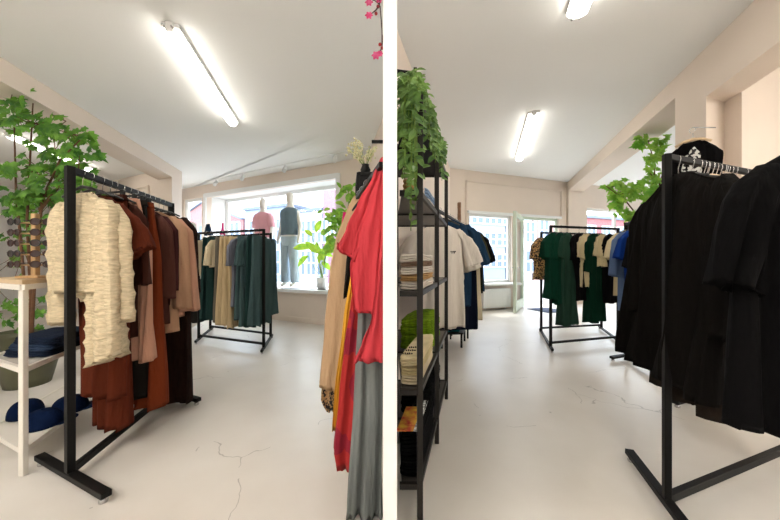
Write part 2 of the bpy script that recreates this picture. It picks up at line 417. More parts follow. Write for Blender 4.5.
prism(bm, [LP(wsR-.06, .14), LP(wsL+.06, .14), LP(wsL+.06, .6), LP(wsR-.06, .6)], 2.80, 2.86)
struct(obj('trim_5', bm, M_TRIM, smooth=False), 'white reveal of the display window')
bm = bmesh.new()
def LQ(s, z, off): p = LP(s, off); return (p[0], p[1], z)
for p, q in (((wsR-.04, 2.80), (wsL+.04, 2.80)),): bar(bm, LQ(*p, -.01), LQ(*q, -.01), .03, .1)
for s in (wsR-.03, wsL+.03): bar(bm, LQ(s, .66, -.01), LQ(s, 2.84, -.01), .03, .09, up=(WL[0], WL[1], 0))
struct(obj('trim_6', bm, M_TRIM, smooth=False), 'white casing around the display window')
bm = bmesh.new(); bar(bm, LQ(0, .05, -.01), LQ(5.3, .05, -.01), .02, .1)
struct(obj('baseboard_window_left', bm, M_WALL, smooth=False))

# walls of the right shop
sW0, sW1 = hit(469, RP0, WR)[0], hit(512, RP0, WR)[0]
sD0, sD1 = hit(522, RP0, WR)[0], hit(559, RP0, WR)[0]
zWt, zWb = 2.42, zat(283, hit(490, RP0, WR)[2])
sN0, sN1 = hit(587, RP0, WR)[0], 8.6
wall_open('wall_back', RP(0), WR, 9.3, 0, HR, .18, [(sW0, sW1, zWb, zWt), (sD0, sD1, 0, zWt), (sN0, sN1, .7, 2.8)], M_WALL, 'beige back wall of the right shop')
bm = bmesh.new(); prism(bm, [(.021, 2.78), (1.448, 7.24), (1.32, 7.3), (0, 3.2)], 0, HR-.001)
struct(obj('wall_left_of_right_shop', bm, M_WALL, smooth=False))
bm = bmesh.new(); prism(bm, [(7.05, -2.6), (FLs[0], FLs[1]+.1), (FLs[0]+.2, FLs[1]), (7.2, -2.6)], 0, HR)
struct(obj('wall_right', bm, M_WHITE, smooth=False))
o55 = (.52, .186); o38 = (.345, .124)
def pr(bm, a, b, o, z0, z1): prism(bm, [a, b, (b[0]+o[0], b[1]+o[1]), (a[0]+o[0], a[1]+o[1])], z0, z1)
bm = bmesh.new(); pr(bm, BR(3.69), BR(8.5), o55, 3.22, HR-.001); pr(bm, BR(-2.5), BR(3.17), o38, 2.95, HR-.001)
struct(obj('trim_7', bm, M_WALL, smooth=False), 'beige ceiling beam of the right shop')
bm = bmesh.new(); pr(bm, BR(3.17), BR(3.69), o38, 0, HR-.002); pr(bm, (BR(3.4)[0]+.3, 3.5), (BR(3.69)[0]+.3, 3.797), (.22, .079), 0, HR-.002)
struct(obj('trim_8', bm, M_WALL, smooth=False), 'broad beige pier in the right shop')
bm = bmesh.new(); j = BR(3.17); j = (j[0]+o38[0], j[1]+o38[1]); k = (j[0]-.07, j[1]-.21)
prism(bm, [(j[0], j[1]+.1), k, (k[0]+2.2, k[1]+.79), (j[0]+2.2, j[1]+.9)], 0, HR-.003)
struct(obj('wall_alcove', bm, M_WALL, smooth=False), 'beige wall inside the alcove behind the pier')
bm = bmesh.new(); c = BR(8.45); prism(bm, [(c[0], c[1]), (c[0]+.5, c[1]+.18), (c[0]+.5, c[1]+.4), (c[0], c[1]+.25)], 0, HR-.003)
struct(obj('trim_9', bm, M_WALL, smooth=False), 'beige pilaster at the end of the right beam')
bm = bmesh.new()
def RQ(s, z, off=-.012): p = RP(s, off); return (p[0], p[1], z)
sa, sb = hit(466, RP0, WR)[0], hit(561, RP0, WR)[0]
for p, q in (((sa, 3.2), (sb, 3.2)), ((sa, .1), (sa, 3.2)), ((sb, 2.5), (sb, 3.2))): bar(bm, RQ(*p), RQ(*q), .028, .035)
struct(obj('trim_10', bm, M_WALL, smooth=False), 'beige panel moulding over the door and window')
bm = bmesh.new(); bar(bm, RQ(sW0-.05, 2.44, -.03), RQ(sD1+.05, 2.44, -.03), .05, .06)
struct(obj('trim_11', bm, M_TRIM, smooth=False), 'white head rail over the right window and door')
bm = bmesh.new(); prism(bm, [RP(sW0-.1, -.25), RP(sW1+.1, -.25), RP(sW1+.1, .2), RP(sW0-.1, .2)], zWb-.05, zWb)
struct(obj('trim_12', bm, M_TRIM, smooth=False), 'white window sill in the right shop')
bm = bmesh.new(); bar(bm, RQ(0, .05), RQ(sD0, .05), .02, .1)
struct(obj('baseboard_back', bm, M_WALL, smooth=False))
window_unit('window_3', RP, sW0, sW1, zWb, zWt, .1, 'shop window beside the open door')
window_unit('window_4', RP, sN0, sN1, .7, 2.8, .1, 'wide window of the right side room', mull=(sN0+1.3, sN0+2.6))
# radiators
def radiator(P0, P1, z0, z1, dpt, label):
    d = Vector((P1[0]-P0[0], P1[1]-P0[1], 0)); L = d.length
    r = empty('radiator', (P0[0], P0[1], z0), math.atan2(d.y, d.x)); tag(r, label, 'radiator')
    bm = bmesh.new(); h = z1-z0
    box(bm, 0, L, -.012, .012, 0, h); n = int(L/.05)
    for k in range(n): box(bm, (k+.15)*L/n, (k+.75)*L/n, -.022, -.010, .03, h-.03)
    for s in (0, 1): box(bm, s*L-.008, s*L+.008, -.02, dpt, 0, h)
    box(bm, 0, L, dpt-.01, dpt, 0, h)
    obj('panel', bm, M_TRIM, r, smooth=False)
    bm = bmesh.new(); box(bm, 0, L, -.02, dpt, h, h+.012)
    for k in range(int(L/.03)): box(bm, k*.03+.005, k*.03+.015, -.02, dpt, h+.012, h+.015)
    obj('top_grille', bm, M_TRIM, r, smooth=False)
    for s in (.12, .88):
        bm = bmesh.new(); tube(bm, [(s*L, dpt/2, -z0), (s*L, dpt/2, .02)], .012, 8); obj('pipe', bm, M_TRIM, r)
radiator(LP(3.45, -.16), LP(2.50, -.16), .09, .50, .1, 'white panel radiator under the left shop window')
radiator(RP(hit(479, RP0, WR)[0], -.18), RP(hit(505, RP0, WR)[0], -.18), .06, .52, .12, 'white panel radiator below the window beside the open door')
# open glazed door
hx, hy = RP(sD0+.02, 0); ex, ey = 2.89, 6.95
d = Vector((ex-hx, ey-hy, 0)); W = d.length
dr = empty('door_1', (hx, hy, .02), math.atan2(d.y, d.x)); struct(dr, 'pale green glazed shop door standing open')
bm = bmesh.new(); H = 2.36
for p, q in (((.05, 0, 0), (.05, 0, H)), ((W-.05, 0, 0), (W-.05, 0, H))): bar(bm, p, q, .07, .12, up=(1, 0, 0))
for z in (.12, H-.05): bar(bm, (.05, 0, z), (W-.05, 0, z), .05, .22 if z < 1 else .1)
obj('door_frame', bm, M_PGREEN, dr, smooth=False)
bm = bmesh.new(); bm.faces.new([bm.verts.new(p) for p in ((.08, 0, .2), (W-.08, 0, .2), (W-.08, 0, H-.08), (.08, 0, H-.08))]); obj('door_pane', bm, GLASS, dr, smooth=False)
bm = bmesh.new(); tube(bm, [(W-.06, -.03, 1.05), (W-.06, -.07, 1.05), (W-.16, -.07, 1.05)], .01, 8); tube(bm, [(W-.06, .03, 1.05), (W-.06, .07, 1.05), (W-.16, .07, 1.05)], .01, 8); obj('door_handle', bm, M_CHROME, dr)
bm = bmesh.new(); s0, s1 = sD0, sD1
for s in (s0+.03, s1-.03): bar(bm, RQ(s, 0, .09), RQ(s, zWt, .09), .07, .07)
bar(bm, RQ(s0, zWt-.035, .09), RQ(s1, zWt-.035, .09), .07, .07)
struct(obj('trim_13', bm, M_PGREEN, smooth=False), 'pale green door frame')
bm = bmesh.new(); prism(bm, [RP(sD0-.12, -.95), RP(sD0+.5, -.95), RP(sD0+.5, -.3), RP(sD0-.12, -.3)], .001, .014)
tag(obj('door_mat', bm, mat('slate_blue_mat', (70, 80, 104), .95, .2, 60), smooth=False), 'blue-grey door mat inside the open shop door', 'door mat')

# lights
tube_lamp((-1.71, 2.33), (-2.055, 3.93), HL, 'long fluorescent light on the ceiling of the left shop')
tube_lamp((2.16, 4.5), (2.80, 6.5), HR, 'far fluorescent light on the ceiling of the right shop', .15)
tube_lamp((1.07, .8), (1.68, 2.70), HR, 'fluorescent light cut by the top of the picture in the right shop', .17)
tube_lamp((-5.45, 4.3), (-5.9, 5.9), HL, 'fluorescent light in the side room behind the leafy tree')
tube_lamp((-1.3, -1.6), (-1.6, 0), HL, 'added fluorescent fill light behind the viewer in the left shop', tm=M_TUBE_FILL)  # unseen lamp added to brighten the shop from behind the viewer
tube_lamp((-3.9, -1.4), (-4.25, .2), HL, 'added fluorescent fill light by the left wall behind the viewer', tm=M_TUBE_FILL)  # added out of view as well, for fill
tube_lamp((2.2, -1.9), (2.6, -.2), HR, 'added fluorescent fill light behind the viewer in the right shop', tm=M_TUBE_FILL)  # another unseen lamp, added as fill for the right shop
tube_lamp((6.3, 3.6), (6.9, 5.5), HR, 'added unseen fluorescent light in the side room of the right shop', .17)  # not in view, added to light the side room
tube_lamp((4.6, -.6), (5.0, 1.0), HR, 'added fluorescent fill light over the alcove of the right shop', .17, M_TUBE_FILL)  # added off stage as strong fill light
# track with spots
def TR(px, P=(-3.9, 6.72), Q=(-.40, 4.86)):
    d = unit(Q[0]-P[0], Q[1]-P[1]); return hit(px, P, d)[1:]
a, b = (-4.25, 6.90), (-.32, 4.82)
tr = empty('light_track', (a[0], a[1], HL)); tag(tr, 'white lighting track on the ceiling in front of the left shop window', 'light track')
bm = bmesh.new(); bar(bm, (0, 0, -.007), (b[0]-a[0], b[1]-a[1], -.007), .035, .012); obj('rail', bm, M_TRIM, tr, smooth=False)
for i, (px, lb) in enumerate(((216, 'left end of the track, white spotlight'), (243, 'white track spotlight above the pink mannequin, second from the left'), (285, 'white track spotlight above the grey-vested mannequin'), (335, 'white track spotlight nearest the dried flowers'))):
    x, y = TR(px); sp = empty('track_spotlight', (x, y, HL-.014)); tag(sp, lb, 'spotlight', 'spotlights on the window track')
    bm = bmesh.new(); tube(bm, [(0, 0, 0), (0, 0, -.05)], .012, 8); obj('stem', bm, M_TRIM, sp)
    bm = bmesh.new(); tube(bm, [(.0, .03, -.04), (.0, -.06, -.13)], [.03, .04], 16); obj('lamp_head', bm, M_TRIM, sp)

# ------------------------------------------------------------------ outside
bm = bmesh.new(); box(bm, -50, 60, 4, 70, -.3, -.16)
struct(obj('ground', bm, mat('pale_paving', (150, 148, 146), .9, .1, 3), smooth=False), 'pale street paving outside the windows')
M_BR = brick_mat('pink_brick', (160, 108, 108), (148, 96, 98), (165, 150, 150))  # facade colours paled and flattened to paint in the outdoor haze
M_BR2 = brick_mat('mauve_brick', (150, 112, 128), (140, 102, 120), (155, 145, 150))
M_HW = mat('pale_render', (165, 172, 182), .9)
M_HB = mat('pale_blue_render', (138, 152, 172), .9)
M_WIN = mat('house_window_glass', (92, 108, 132), .4)
M_HFR = mat('house_frame_paint', (185, 190, 196), .6)
M_ROOF = mat('slate_roof', (110, 120, 138), .8, .2, 8)
def house(label, Pt, d, w, h, m, wins, gable=0, dep=2.5):
    r = empty('town_house', (Pt[0], Pt[1], -.16), math.atan2(d[1], d[0])); tag(r, label, 'building')
    bm = bmesh.new()
    if gable:
        pf = [(0, 0), (w, 0), (w, h), (w/2, h+gable), (0, h)]
        A = [bm.verts.new((x, 0, z)) for x, z in pf]; B = [bm.verts.new((x, dep, z)) for x, z in pf]
        bm.faces.new(A); bm.faces.new(B)
        for i in range(5): bm.faces.new((A[i], A[(i+1) % 5], B[(i+1) % 5], B[i]))
    else: box(bm, 0, w, 0, dep, 0, h)
    obj('wall', bm, m, r, smooth=False)
    bm = bmesh.new()
    if gable:
        for sx in (0, w): bar(bm, (sx, dep/2, h), (w/2, dep/2, h+gable+.06), dep+.3, .12, up=(0, 0, 1))
    else: box(bm, -.1, w+.1, -.15, dep, h, h+.2)
    obj('roof', bm, M_ROOF, r, smooth=False)
    for (x, z, ww, hh) in wins:
        bm = bmesh.new()
        for p, q in (((x, 0, z), (x+ww, 0, z)), ((x, 0, z+hh), (x+ww, 0, z+hh)), ((x, 0, z), (x, 0, z+hh)), ((x+ww, 0, z), (x+ww, 0, z+hh)), ((x+ww/2, 0, z), (x+ww/2, 0, z+hh)), ((x, 0, z+hh*.5), (x+ww, 0, z+hh*.5))):
            bar(bm, p, q, .14, .1)
        f = obj('window_frame', bm, M_HFR, r, smooth=False)
        bm = bmesh.new(); box(bm, x, x+ww, -.02, .01, z, z+hh); obj('pane', bm, M_WIN, f, smooth=False)
    return r
LF0 = (-2.27+.4327*11, 6.2+.9014*11); 
def LFp(px): s, x, y = hit(px, LF0, WL); return (x, y), s
def hrow(n, w, z, ww=.9, hh=1.5, x0=.5): return [(x0+i*w/n, z, ww, hh) for i in range(n)]
(p0, s0), (p1, s1) = LFp(168), LFp(243)
house('pinkish brick gable house seen through the left shop window', p0, WL, s1-s0, 4.6, M_BR, hrow(5, s1-s0, 3.0, 1.1, 1.4)+hrow(5, s1-s0, .6, 1.1, 1.6), 1.6)
(p0, s0), (p1, s1) = LFp(245), LFp(290)
house('low pale blue house behind the mannequins', p0, WL, s1-s0, 5.2, M_HB, hrow(4, s1-s0, 2.9)+hrow(4, s1-s0, .5, .9, 1.7))
(p0, s0), (p1, s1) = LFp(291), LFp(322)
house('white house behind the potted plant', p0, WL, s1-s0, 4.7, M_HW, hrow(3, s1-s0, 2.6, .8)+hrow(3, s1-s0, .5, .8, 1.6))
(p0, s0), (p1, s1) = LFp(323), LFp(350)
house('tall mauve brick house at the right of the left shop window', p0, WL, max(2, s1-s0), 7, M_BR2, hrow(2, 2.2, 3, .6, 1.4, .3))
RF0 = RP(0, 11)
def RFp(px): s, x, y = hit(px, RF0, WR); return (x, y), s
(p0, s0), (p1, s1) = RFp(440), RFp(505)
house('pale blue building with rows of windows seen beside the open door', p0, WR, s1-s0, 7, M_HB, hrow(5, s1-s0, 1.0, 1.0, .9, .3)+hrow(5, s1-s0, 2.5, 1.0, .9, .3)+hrow(5, s1-s0, 4, 1.0, .9, .3))
(p0, s0), (p1, s1) = RFp(507), RFp(532)
house('white house seen behind the pale green door', p0, WR, s1-s0, 6.4, M_HW, hrow(2, s1-s0, 2.8)+hrow(2, s1-s0, .6, 1, 1.6))
(p0, s0), (p1, s1) = RFp(534), RFp(580)
house('pinkish house seen through the doorway', p0, WR, s1-s0, 6.5, mat('pink_render', (150, 122, 114), .9), hrow(3, s1-s0, 3)+hrow(3, s1-s0, .6, 1, 1.7))
(p0, s0), (p1, s1) = RFp(582), RFp(700)
house('red brick house with white windows beyond the side room', p0, WR, s1-s0, 4.9, brick_mat('red_brick', (150, 82, 86), (138, 74, 78), (150, 135, 132)), hrow(9, s1-s0, 2.6, 1.0, 1.7)+hrow(9, s1-s0, .3, 1.0, 1.5))

# ================================================================== RACKS
def single_rack(label, A, B, h, fd, fl=.36, fback=None, w=.036, far=None):
    """posts at A and B, feet along fd"""
    A = Vector(A); B = Vector(B); r = empty('clothes_rack', (A.x, A.y, 0)); tag(r, label, 'clothes rack', 'black metal clothes racks')
    d = B-A; q = Vector((d.x, d.y, 0)); f = Vector((fd[0], fd[1], 0)); fb = fback or fl
    for e in (Vector((0, 0, 0)), q):
        barobj('post', e+Vector((0, 0, .04)), e+Vector((0, 0, h)), w, w, M_BLACK, r, up=f, bev=.002)
        fe = fb if e.length < .01 or not far else far
        ft = barobj('foot', e-f*(fl if e.length < .01 or not far else far)+Vector((0, 0, .045)), e+f*fe+Vector((0, 0, .045)), .045, .03, M_BLACK, r, bev=.002)
        for s in (-fl+.03, fe-.03):
            bm = bmesh.new(); lathe(bm, [(.018, .001), (.02, .01), (.012, .03)], e+f*s, 12); obj('foot_pad', bm, M_CHROME, ft)
    barobj('hanging_rail', Vector((0, 0, h-w/2)), q+Vector((0, 0, h-w/2)), w*.8, w, M_BLACK, r, bev=.002)
    barobj('base_bar', Vector((0, 0, .06)), q+Vector((0, 0, .06)), .03, .04, M_BLACK, r, bev=.002)
    return r
def double_rack(label, P, h, fx=.16):
    """four posts: near-left, near-right, far-right, far-left"""
    P = [Vector((p[0], p[1], 0)) for p in P]; o = P[0]; r = empty('double_clothes_rack', o); tag(r, label, 'clothes rack', 'black metal clothes racks')
    Q = [p-o for p in P]; w = .03
    for e in Q: barobj('post', e+Vector((0, 0, .03)), e+Vector((0, 0, h)), w, w, M_BLACK, r, up=(Q[1]-Q[0]), bev=.002)
    for a, b in ((0, 1), (3, 2)):
        barobj('hanging_rail', Q[a]+Vector((0, 0, h-w/2)), Q[b]+Vector((0, 0, h-w/2)), w, w, M_BLACK, r)
        barobj('base_bar', Q[a]+Vector((0, 0, .10)), Q[b]+Vector((0, 0, .10)), .022, .03, M_BLACK, r)
    for a, b in ((0, 3), (1, 2)):
        d = (Q[b]-Q[a]).normalized()
        ft = barobj('foot', Q[a]-d*fx+Vector((0, 0, .045)), Q[b]+d*fx+Vector((0, 0, .045)), .03, .03, M_BLACK, r)
        for e in (Q[a]-d*(fx-.03), Q[b]+d*(fx-.03)):
            bm = bmesh.new(); lathe(bm, [(.014, .001), (.016, .01), (.01, .03)], e, 10); obj('foot_pad', bm, M_CHROME, ft)
    return r

# ---------------------------------------------------------------- rack 1, left shop, near
A1, B1, H1 = (-1.745, 1.636), (-1.94, 2.66), 1.722
single_rack('tall black clothes rack in the left foreground, full of cream, rust and brown clothes', A1, B1, H1, (.917, -.40), .37)
def R1(Y): Y = 1.72+(Y-1.72)*.82; k = (Y-A1[1])/(B1[1]-A1[1]); return (A1[0]+k*(B1[0]-A1[0]), Y)
zr = H1-.02
u1 = unit(.95, -.25)
C_cream = fab('cream_knit', (226, 208, 174), .24, scale=26, stretch=(1, 1, 4))
C_rust = fab('rust', (96, 42, 25)); C_rust2 = fab('burnt_orange', (122, 54, 28)); C_brown = fab('chocolate', (62, 32, 24))
C_blush = fab('blush', (200, 152, 128)); C_tan = fab('tan', (192, 152, 122)); C_char = fab('charcoal', (38, 34, 31))
C_mauve = fab('mauve_brown', (88, 54, 46)); C_dark = fab('espresso', (40, 25, 20), .4, scale=40)
g1 = 'clothes on the near rack of the left shop'
hg1 = 'hangers on the near rack of the left shop'; hl1 = 'dark clothes hanger hooked on the rail of the near left rack'
K = dict(hemamp=.02)
def T1(Y, **k): hanger(R1(Y), zr+.005, u1, hl1, hg1, .17)
zt = H1-.115
def crochet(b):
    return b
b = top('cream_sweater', 'cream textured knit sweater at the front of the near rack, cut by its black post', 'sweater', g1, R1(1.72), zt-.02, u1, C_cream, L=.56, sh=.20, hem=.20, t=.035, sl=.70, slw=.062, flare=-.02, collar=C_cream, rib=.007, fold=.01, neck=.075, sides=(-1,), hemamp=.012)
bm = bmesh.new(); cloth(bm, [(.04, .165, .02, .02), (.09, .19, .05, .035), (.3, .17, .075, .04), (.6, .18, .085, .045), (.93, .20, .095, .045)], .012, 2, 5, rows=44, seg=30, tilt=.4, hem=.015, rib=.007); obj('sleeve', bm, C_cream, b)
T1(1.72)
b = top('cream_sweater', 'second cream knit sweater, just behind the front one', 'sweater', g1, R1(1.80), zt-.03, u1, C_cream, L=.6, sh=.21, hem=.20, t=.035, sl=.66, slw=.075, flare=.03, rib=.006, neck=.07, sides=(1,)); T1(1.80)
top('rust_dress', 'rust brown satin dress with a wide open sleeve, third from the front', 'dress', g1, R1(1.90), zt-.01, u1, C_rust, L=1.22, sh=.18, hem=.16, t=.035, sl=.30, slw=.10, flare=.10, fold=.016, tilt=.45, sides=(1,)); T1(1.90)
hang('long_skirt', 'long dark rust skirt reaching lowest on the near left rack', 'skirt', g1, R1(1.98), H1-.1, u1, C_rust, L=1.47, w0=.13, w1=.125, t=.035, c1=.03, belt=C_brown); clip_hanger(R1(1.98), zr, u1, 'black clip hanger on the rail of the near left rack', 'clip hangers on the near rack', .13)
top('brown_blouse', 'dark brown blouse between the rust dress and the blush trousers', 'blouse', g1, R1(2.04), zt, u1, C_brown, L=.9, sh=.18, hem=.17, t=.03, sl=.5, slw=.07, flare=.03, sides=(1,)); T1(2.04)
hang('blush_trousers', 'pale blush wide trousers among the rust clothes', 'trousers', g1, R1(2.12), H1-.1, u1, C_blush, L=1.08, w0=.13, w1=.23, t=.03, c1=.0, split=True, belt=C_blush); clip_hanger(R1(2.12), zr, u1, 'black clip hanger on the rail of the near left rack', 'clip hangers on the near rack', .13)
hang('charcoal_trousers', 'charcoal brown trousers right of the blush trousers', 'trousers', g1, R1(2.20), H1-.1, u1, C_char, L=1.36, w0=.15, w1=.17, t=.035, belt=C_char); clip_hanger(R1(2.20), zr, u1, 'black clip hanger on the rail of the near left rack', 'clip hangers on the near rack', .15)
hang('orange_trousers', 'burnt orange wide trousers halfway along the near rack', 'trousers', g1, R1(2.29), H1-.1, u1, C_rust2, L=1.45, w0=.15, w1=.22, t=.04, c1=.02, split=True, belt=C_rust2); clip_hanger(R1(2.29), zr, u1, 'black clip hanger on the rail of the near left rack', 'clip hangers on the near rack', .15)
top('mauve_shirt', 'mauve brown shirt with long sleeve, after the burnt orange trousers', 'shirt', g1, R1(2.39), zt-.02, u1, C_mauve, L=.85, sh=.18, hem=.19, t=.035, sl=.60, slw=.07, flare=.03, sides=(1,)); T1(2.39)
top('plum_shirt', 'dark plum shirt beside the blush cardigans', 'shirt', g1, R1(2.47), zt-.02, u1, fab('plum', (68, 36, 37)), L=.72, sh=.19, hem=.20, t=.03, sl=.55, slw=.07, flare=.03, sides=(1,)); T1(2.47)
top('blush_cardigan', 'blush tan cardigan, the longer of the two near the rack end', 'cardigan', g1, R1(2.55), zt-.01, u1, C_tan, L=.94, sh=.225, hem=.23, t=.045, sl=.70, slw=.085, flare=.05, sides=(1,)); T1(2.55)
top('blush_cardigan', 'blush tan cardigan with a rounded sleeve, last before the dark fluffy coat', 'cardigan', g1, R1(2.64), zt-.02, u1, C_blush, L=.82, sh=.235, hem=.25, t=.05, sl=.72, slw=.09, flare=.06, sides=(1,)); T1(2.64)
top('brown_coat', 'long dark brown fluffy coat at the far end of the near left rack', 'coat', g1, R1(2.72), zt+.0, u1, C_dark, L=1.56, sh=.25, hem=.29, t=.05, sl=.6, slw=.08, flare=.04, sides=(1,)); T1(2.72)

# ---------------------------------------------------------------- rack 2, left shop, by the window
P2 = [(-2.87, 4.50), (-1.70, 4.04), (-1.83, 4.60), (-3.08, 5.14)]
double_rack('black double clothes rack in front of the left shop window', P2, 1.645)
def R2(px, near=True):
    a, b = (P2[0], P2[1]) if near else (P2[3], P2[2]); d = unit(b[0]-a[0], b[1]-a[1]); return hit(px, a, d)[1:]
C_slate = fab('slate_teal', (72, 94, 96)); C_dteal = fab('dark_teal', (36, 60, 58)); C_beige = fab('beige', (206, 182, 142)); C_lav = fab('lavender_grey', (128, 130, 142)); C_gb = fab('grey_brown', (112, 104, 92)); C_ecru = fab('ecru', (222, 206, 174))
g2 = 'clothes on the window rack of the left shop'
u2 = unit(.15, 1)
rows = [
 (207, 'tee', C_ecru, .55, 2.6, 'ecru T-shirt at the left end of the window rack'),
 (211.5, 'tr', C_dteal, 1.18, 2.6, 'dark teal trousers right after the ecru T-shirt'),
 (216.5, 'tr', C_dteal, 1.16, 2.4, 'dark teal skirt left of the grey-brown trousers'),
 (220.5, 'tee', C_ecru, .42, 2.0, 'short ecru top hanging over the grey-brown trousers'),
 (223.5, 'tr', C_gb, 1.17, 2.2, 'grey-brown trousers left of the beige trousers'),
 (228, 'tr', C_beige, 1.22, 2.3, 'first of the beige trousers from the left'),
 (232.5, 'tr', C_beige, 1.24, 2.3, 'second of the beige trousers from the left'),
 (237, 'tr', C_beige, 1.25, 2.3, 'third of the beige trousers from the left'),
 (241, 'tee', C_lav, .95, 2.3, 'lavender grey shirt beside the beige trousers'),
 (245.5, 'tr', C_slate, 1.12, 2.3, 'slate trousers right after the lavender grey shirt'),
 (250, 'tee', C_slate, 1.2, 2.8, 'long slate dress in the right half of the window rack'),
 (255, 'tr', C_dteal, 1.22, 2.8, 'darkest teal trousers, second from the right post'),
 (259.5, 'tr', C_slate, 1.2, 2.6, 'slate teal trousers next to the right near post'),
]
for px, kd, m, L, hw, lb in rows:
    p = R2(px); t = hw*p[1]/F
    hanger(p, 1.645-.015, u2, 'dark hanger on the near rail of the window rack', 'hangers on the near rail of the window rack', .14)
    if kd == 'tee': top('shirt' if L < 1.1 else 'dress', lb, 'shirt' if L < 1.1 else 'dress', g2, p, 1.645-.1, u2, m, L=L, sh=.2, hem=.19, t=t*.9, sl=.34, slw=.08, flare=.02, fold=.008)
    else: hang('skirt' if 'skirt' in lb else 'trousers', lb, 'skirt' if 'skirt' in lb else 'trousers', g2, p, 1.645-.09, u2, m, L=L, w0=.16, w1=.18, t=t*.9, t1=t*1.35, fold=.012, hemamp=.02)
rows = [(217, C_ecru, .9, 'ecru blouse on the far rail of the window rack'), (226, C_gb, 1.0, 'grey-brown skirt on the far rail'), (236, C_beige, 1.05, 'beige skirt on the far rail of the window rack'), (248, C_lav, 1.1, 'lavender skirt on the far rail'), (258, C_slate, 1.15, 'slate skirt on the far rail'), (266, fab('sea_teal', (74, 106, 104)), 1.18, 'teal grey dress at the right end of the far rail, between the two posts'), (270, C_slate, 1.16, 'slate dress outermost on the far rail')]
for px, m, L, lb in rows:
    p = R2(px, False)
    hanger(p, 1.645-.015, u2, 'dark hanger on the far rail of the window rack', 'hangers on the far rail of the window rack', .14)
    kd = 'dress' if 'dress' in lb else ('skirt' if 'skirt' in lb else 'blouse')
    hang(kd, lb, kd, g2, p, 1.645-.09, u2, m, L=L, w0=.16, w1=.18, t=.035, t1=.05, fold=.012)

# ---------------------------------------------------------------- wall rail with coral T-shirt, left shop right edge
def sil(name, label, cat, group, Y, rows, m, t=.035, fold=.008, nf=2, tilt=0, hemamp=.008, lean=.0, parent=None, mirror=1, seg=44):
    """hanging cloth of real thickness at depth Y from its outline rows (height row, left, right)"""
    SEED[0] += 1
    z0 = zat(rows[0][0], Y); cx = (rows[0][1]+rows[0][2])/2; X0 = (cx-390)/F*Y
    sl = [(z0-zat(y, Y), ((a+b)/2-390)/F*Y-X0, (b-a)/2/F*Y, t*(.6 if i == 0 else 1)) for i, (y, a, b) in enumerate(rows)]
    bm = bmesh.new(); cloth(bm, sl, fold, nf, SEED[0], rows=30, seg=seg, hem=hemamp, tilt=tilt)
    for v in bm.verts:
        if X0+v.co.x > -.0225 and X0 < 0: v.co.x = -.0225-X0
    o = obj(name, bm, m)
    if parent: o.parent = parent; o.location = Vector((X0, Y, z0))-parent.location
    else: o.location = (X0, Y, z0); tag(o, label, cat, group)
    return o
RA, RB_ = (-.303, 2.30), (-.036, 1.29); HC1 = 1.62
rr = empty('wall_rail', (RA[0], RA[1], HC1)); tag(rr, 'black wall rail behind the coral T-shirts, with a square black end frame', 'clothes rail')
d_ = Vector((RB_[0]-RA[0], RB_[1]-RA[1], 0))
barobj('rail', (0, 0, 0), d_, .022, .022, M_BLACK, rr)
barobj('bracket', (0, 0, 0), (-.021-RA[0], 0, 0), .022, .022, M_BLACK, rr)
bm = bmesh.new()
bar(bm, (.0, .03, -.06), (.0, .03, .16), .02); bar(bm, (0, .03, .16), (.10, .03, .16), .02); bar(bm, (.10, .03, .16), (.10, .03, -.06), .02); bar(bm, (.0, .03, .16), (-.04, .30, .16), .02); bar(bm, (-.04, .30, .16), (-.04, .30, -.06), .02); box(bm, 0, .10, .03, .034, -.0, .16); prism(bm, [(0, .03), (.10, .03), (.10, .30), (-.04, .30)], .15, .168)
for v in bm.verts: v.co.x += .095; v.co.y -= .36
obj('end_frame', bm, M_BLACK, rr, smooth=False)
gC = 'clothes on the wall rail at the right of the left shop'
def RCx(Y): k = (Y-RA[1])/(RB_[1]-RA[1]); return (RA[0]+k*(RB_[0]-RA[0]), Y)
C_coral = fab('coral', (200, 66, 74), .12); C_sand = fab('sand', (192, 160, 126), .08); C_mus = fab('mustard', (232, 172, 60)); C_grey = fab('grey_marl', (122, 126, 124), .3); C_magenta = fab('magenta', (206, 40, 110))
M_redp = leopard_mat('red_pattern', (140, 12, 40), (170, 32, 30), 4)
sil('magenta_blouse', 'magenta blouse whose corner shows left of the sand coat', 'blouse', gC, 2.25, [(212, 343, 353), (262, 333, 352), (282, 331, 348)], C_magenta, .03)
sil('leopard_dress', 'dark leopard print dress showing below the sand coat', 'dress', gC, 2.08, [(205, 348, 358), (240, 338, 358), (300, 330, 350), (398, 322, 338), (409, 328, 338)], leopard_mat('leopard_dark', (176, 140, 96), (22, 18, 18), 60), .03, hemamp=.015)
sil('sand_coat', 'straight sand coloured coat left of the red patterned dress', 'coat', gC, 1.98, [(196, 354, 368), (210, 347, 368), (240, 336, 366), (270, 330, 362), (330, 324, 354), (388, 319, 341)], C_sand, .035, .004, tilt=-.12, hemamp=.003)
sil('charcoal_vest', 'charcoal vest just left of the coral T-shirt', 'vest', gC, 1.86, [(203, 360, 373), (260, 347, 362), (297, 345, 354)], C_char, .025)
sil('mustard_scarf', 'narrow strip of mustard cloth between the sand coat and the red dress', 'scarf', gC, 1.76, [(198, 364, 374), (270, 351, 361), (320, 344, 354), (395, 336, 346), (430, 334, 346)], C_mus, .02)
sil('red_dress', 'raspberry red patterned dress with a scalloped hem under the coral T-shirts', 'dress', gC, 1.62, [(192, 370, 379), (270, 357, 372), (310, 350, 368), (345, 344, 366), (400, 337, 364), (450, 331, 358), (466, 334, 356)], M_redp, .035, .01, hemamp=.012, tilt=-.1)
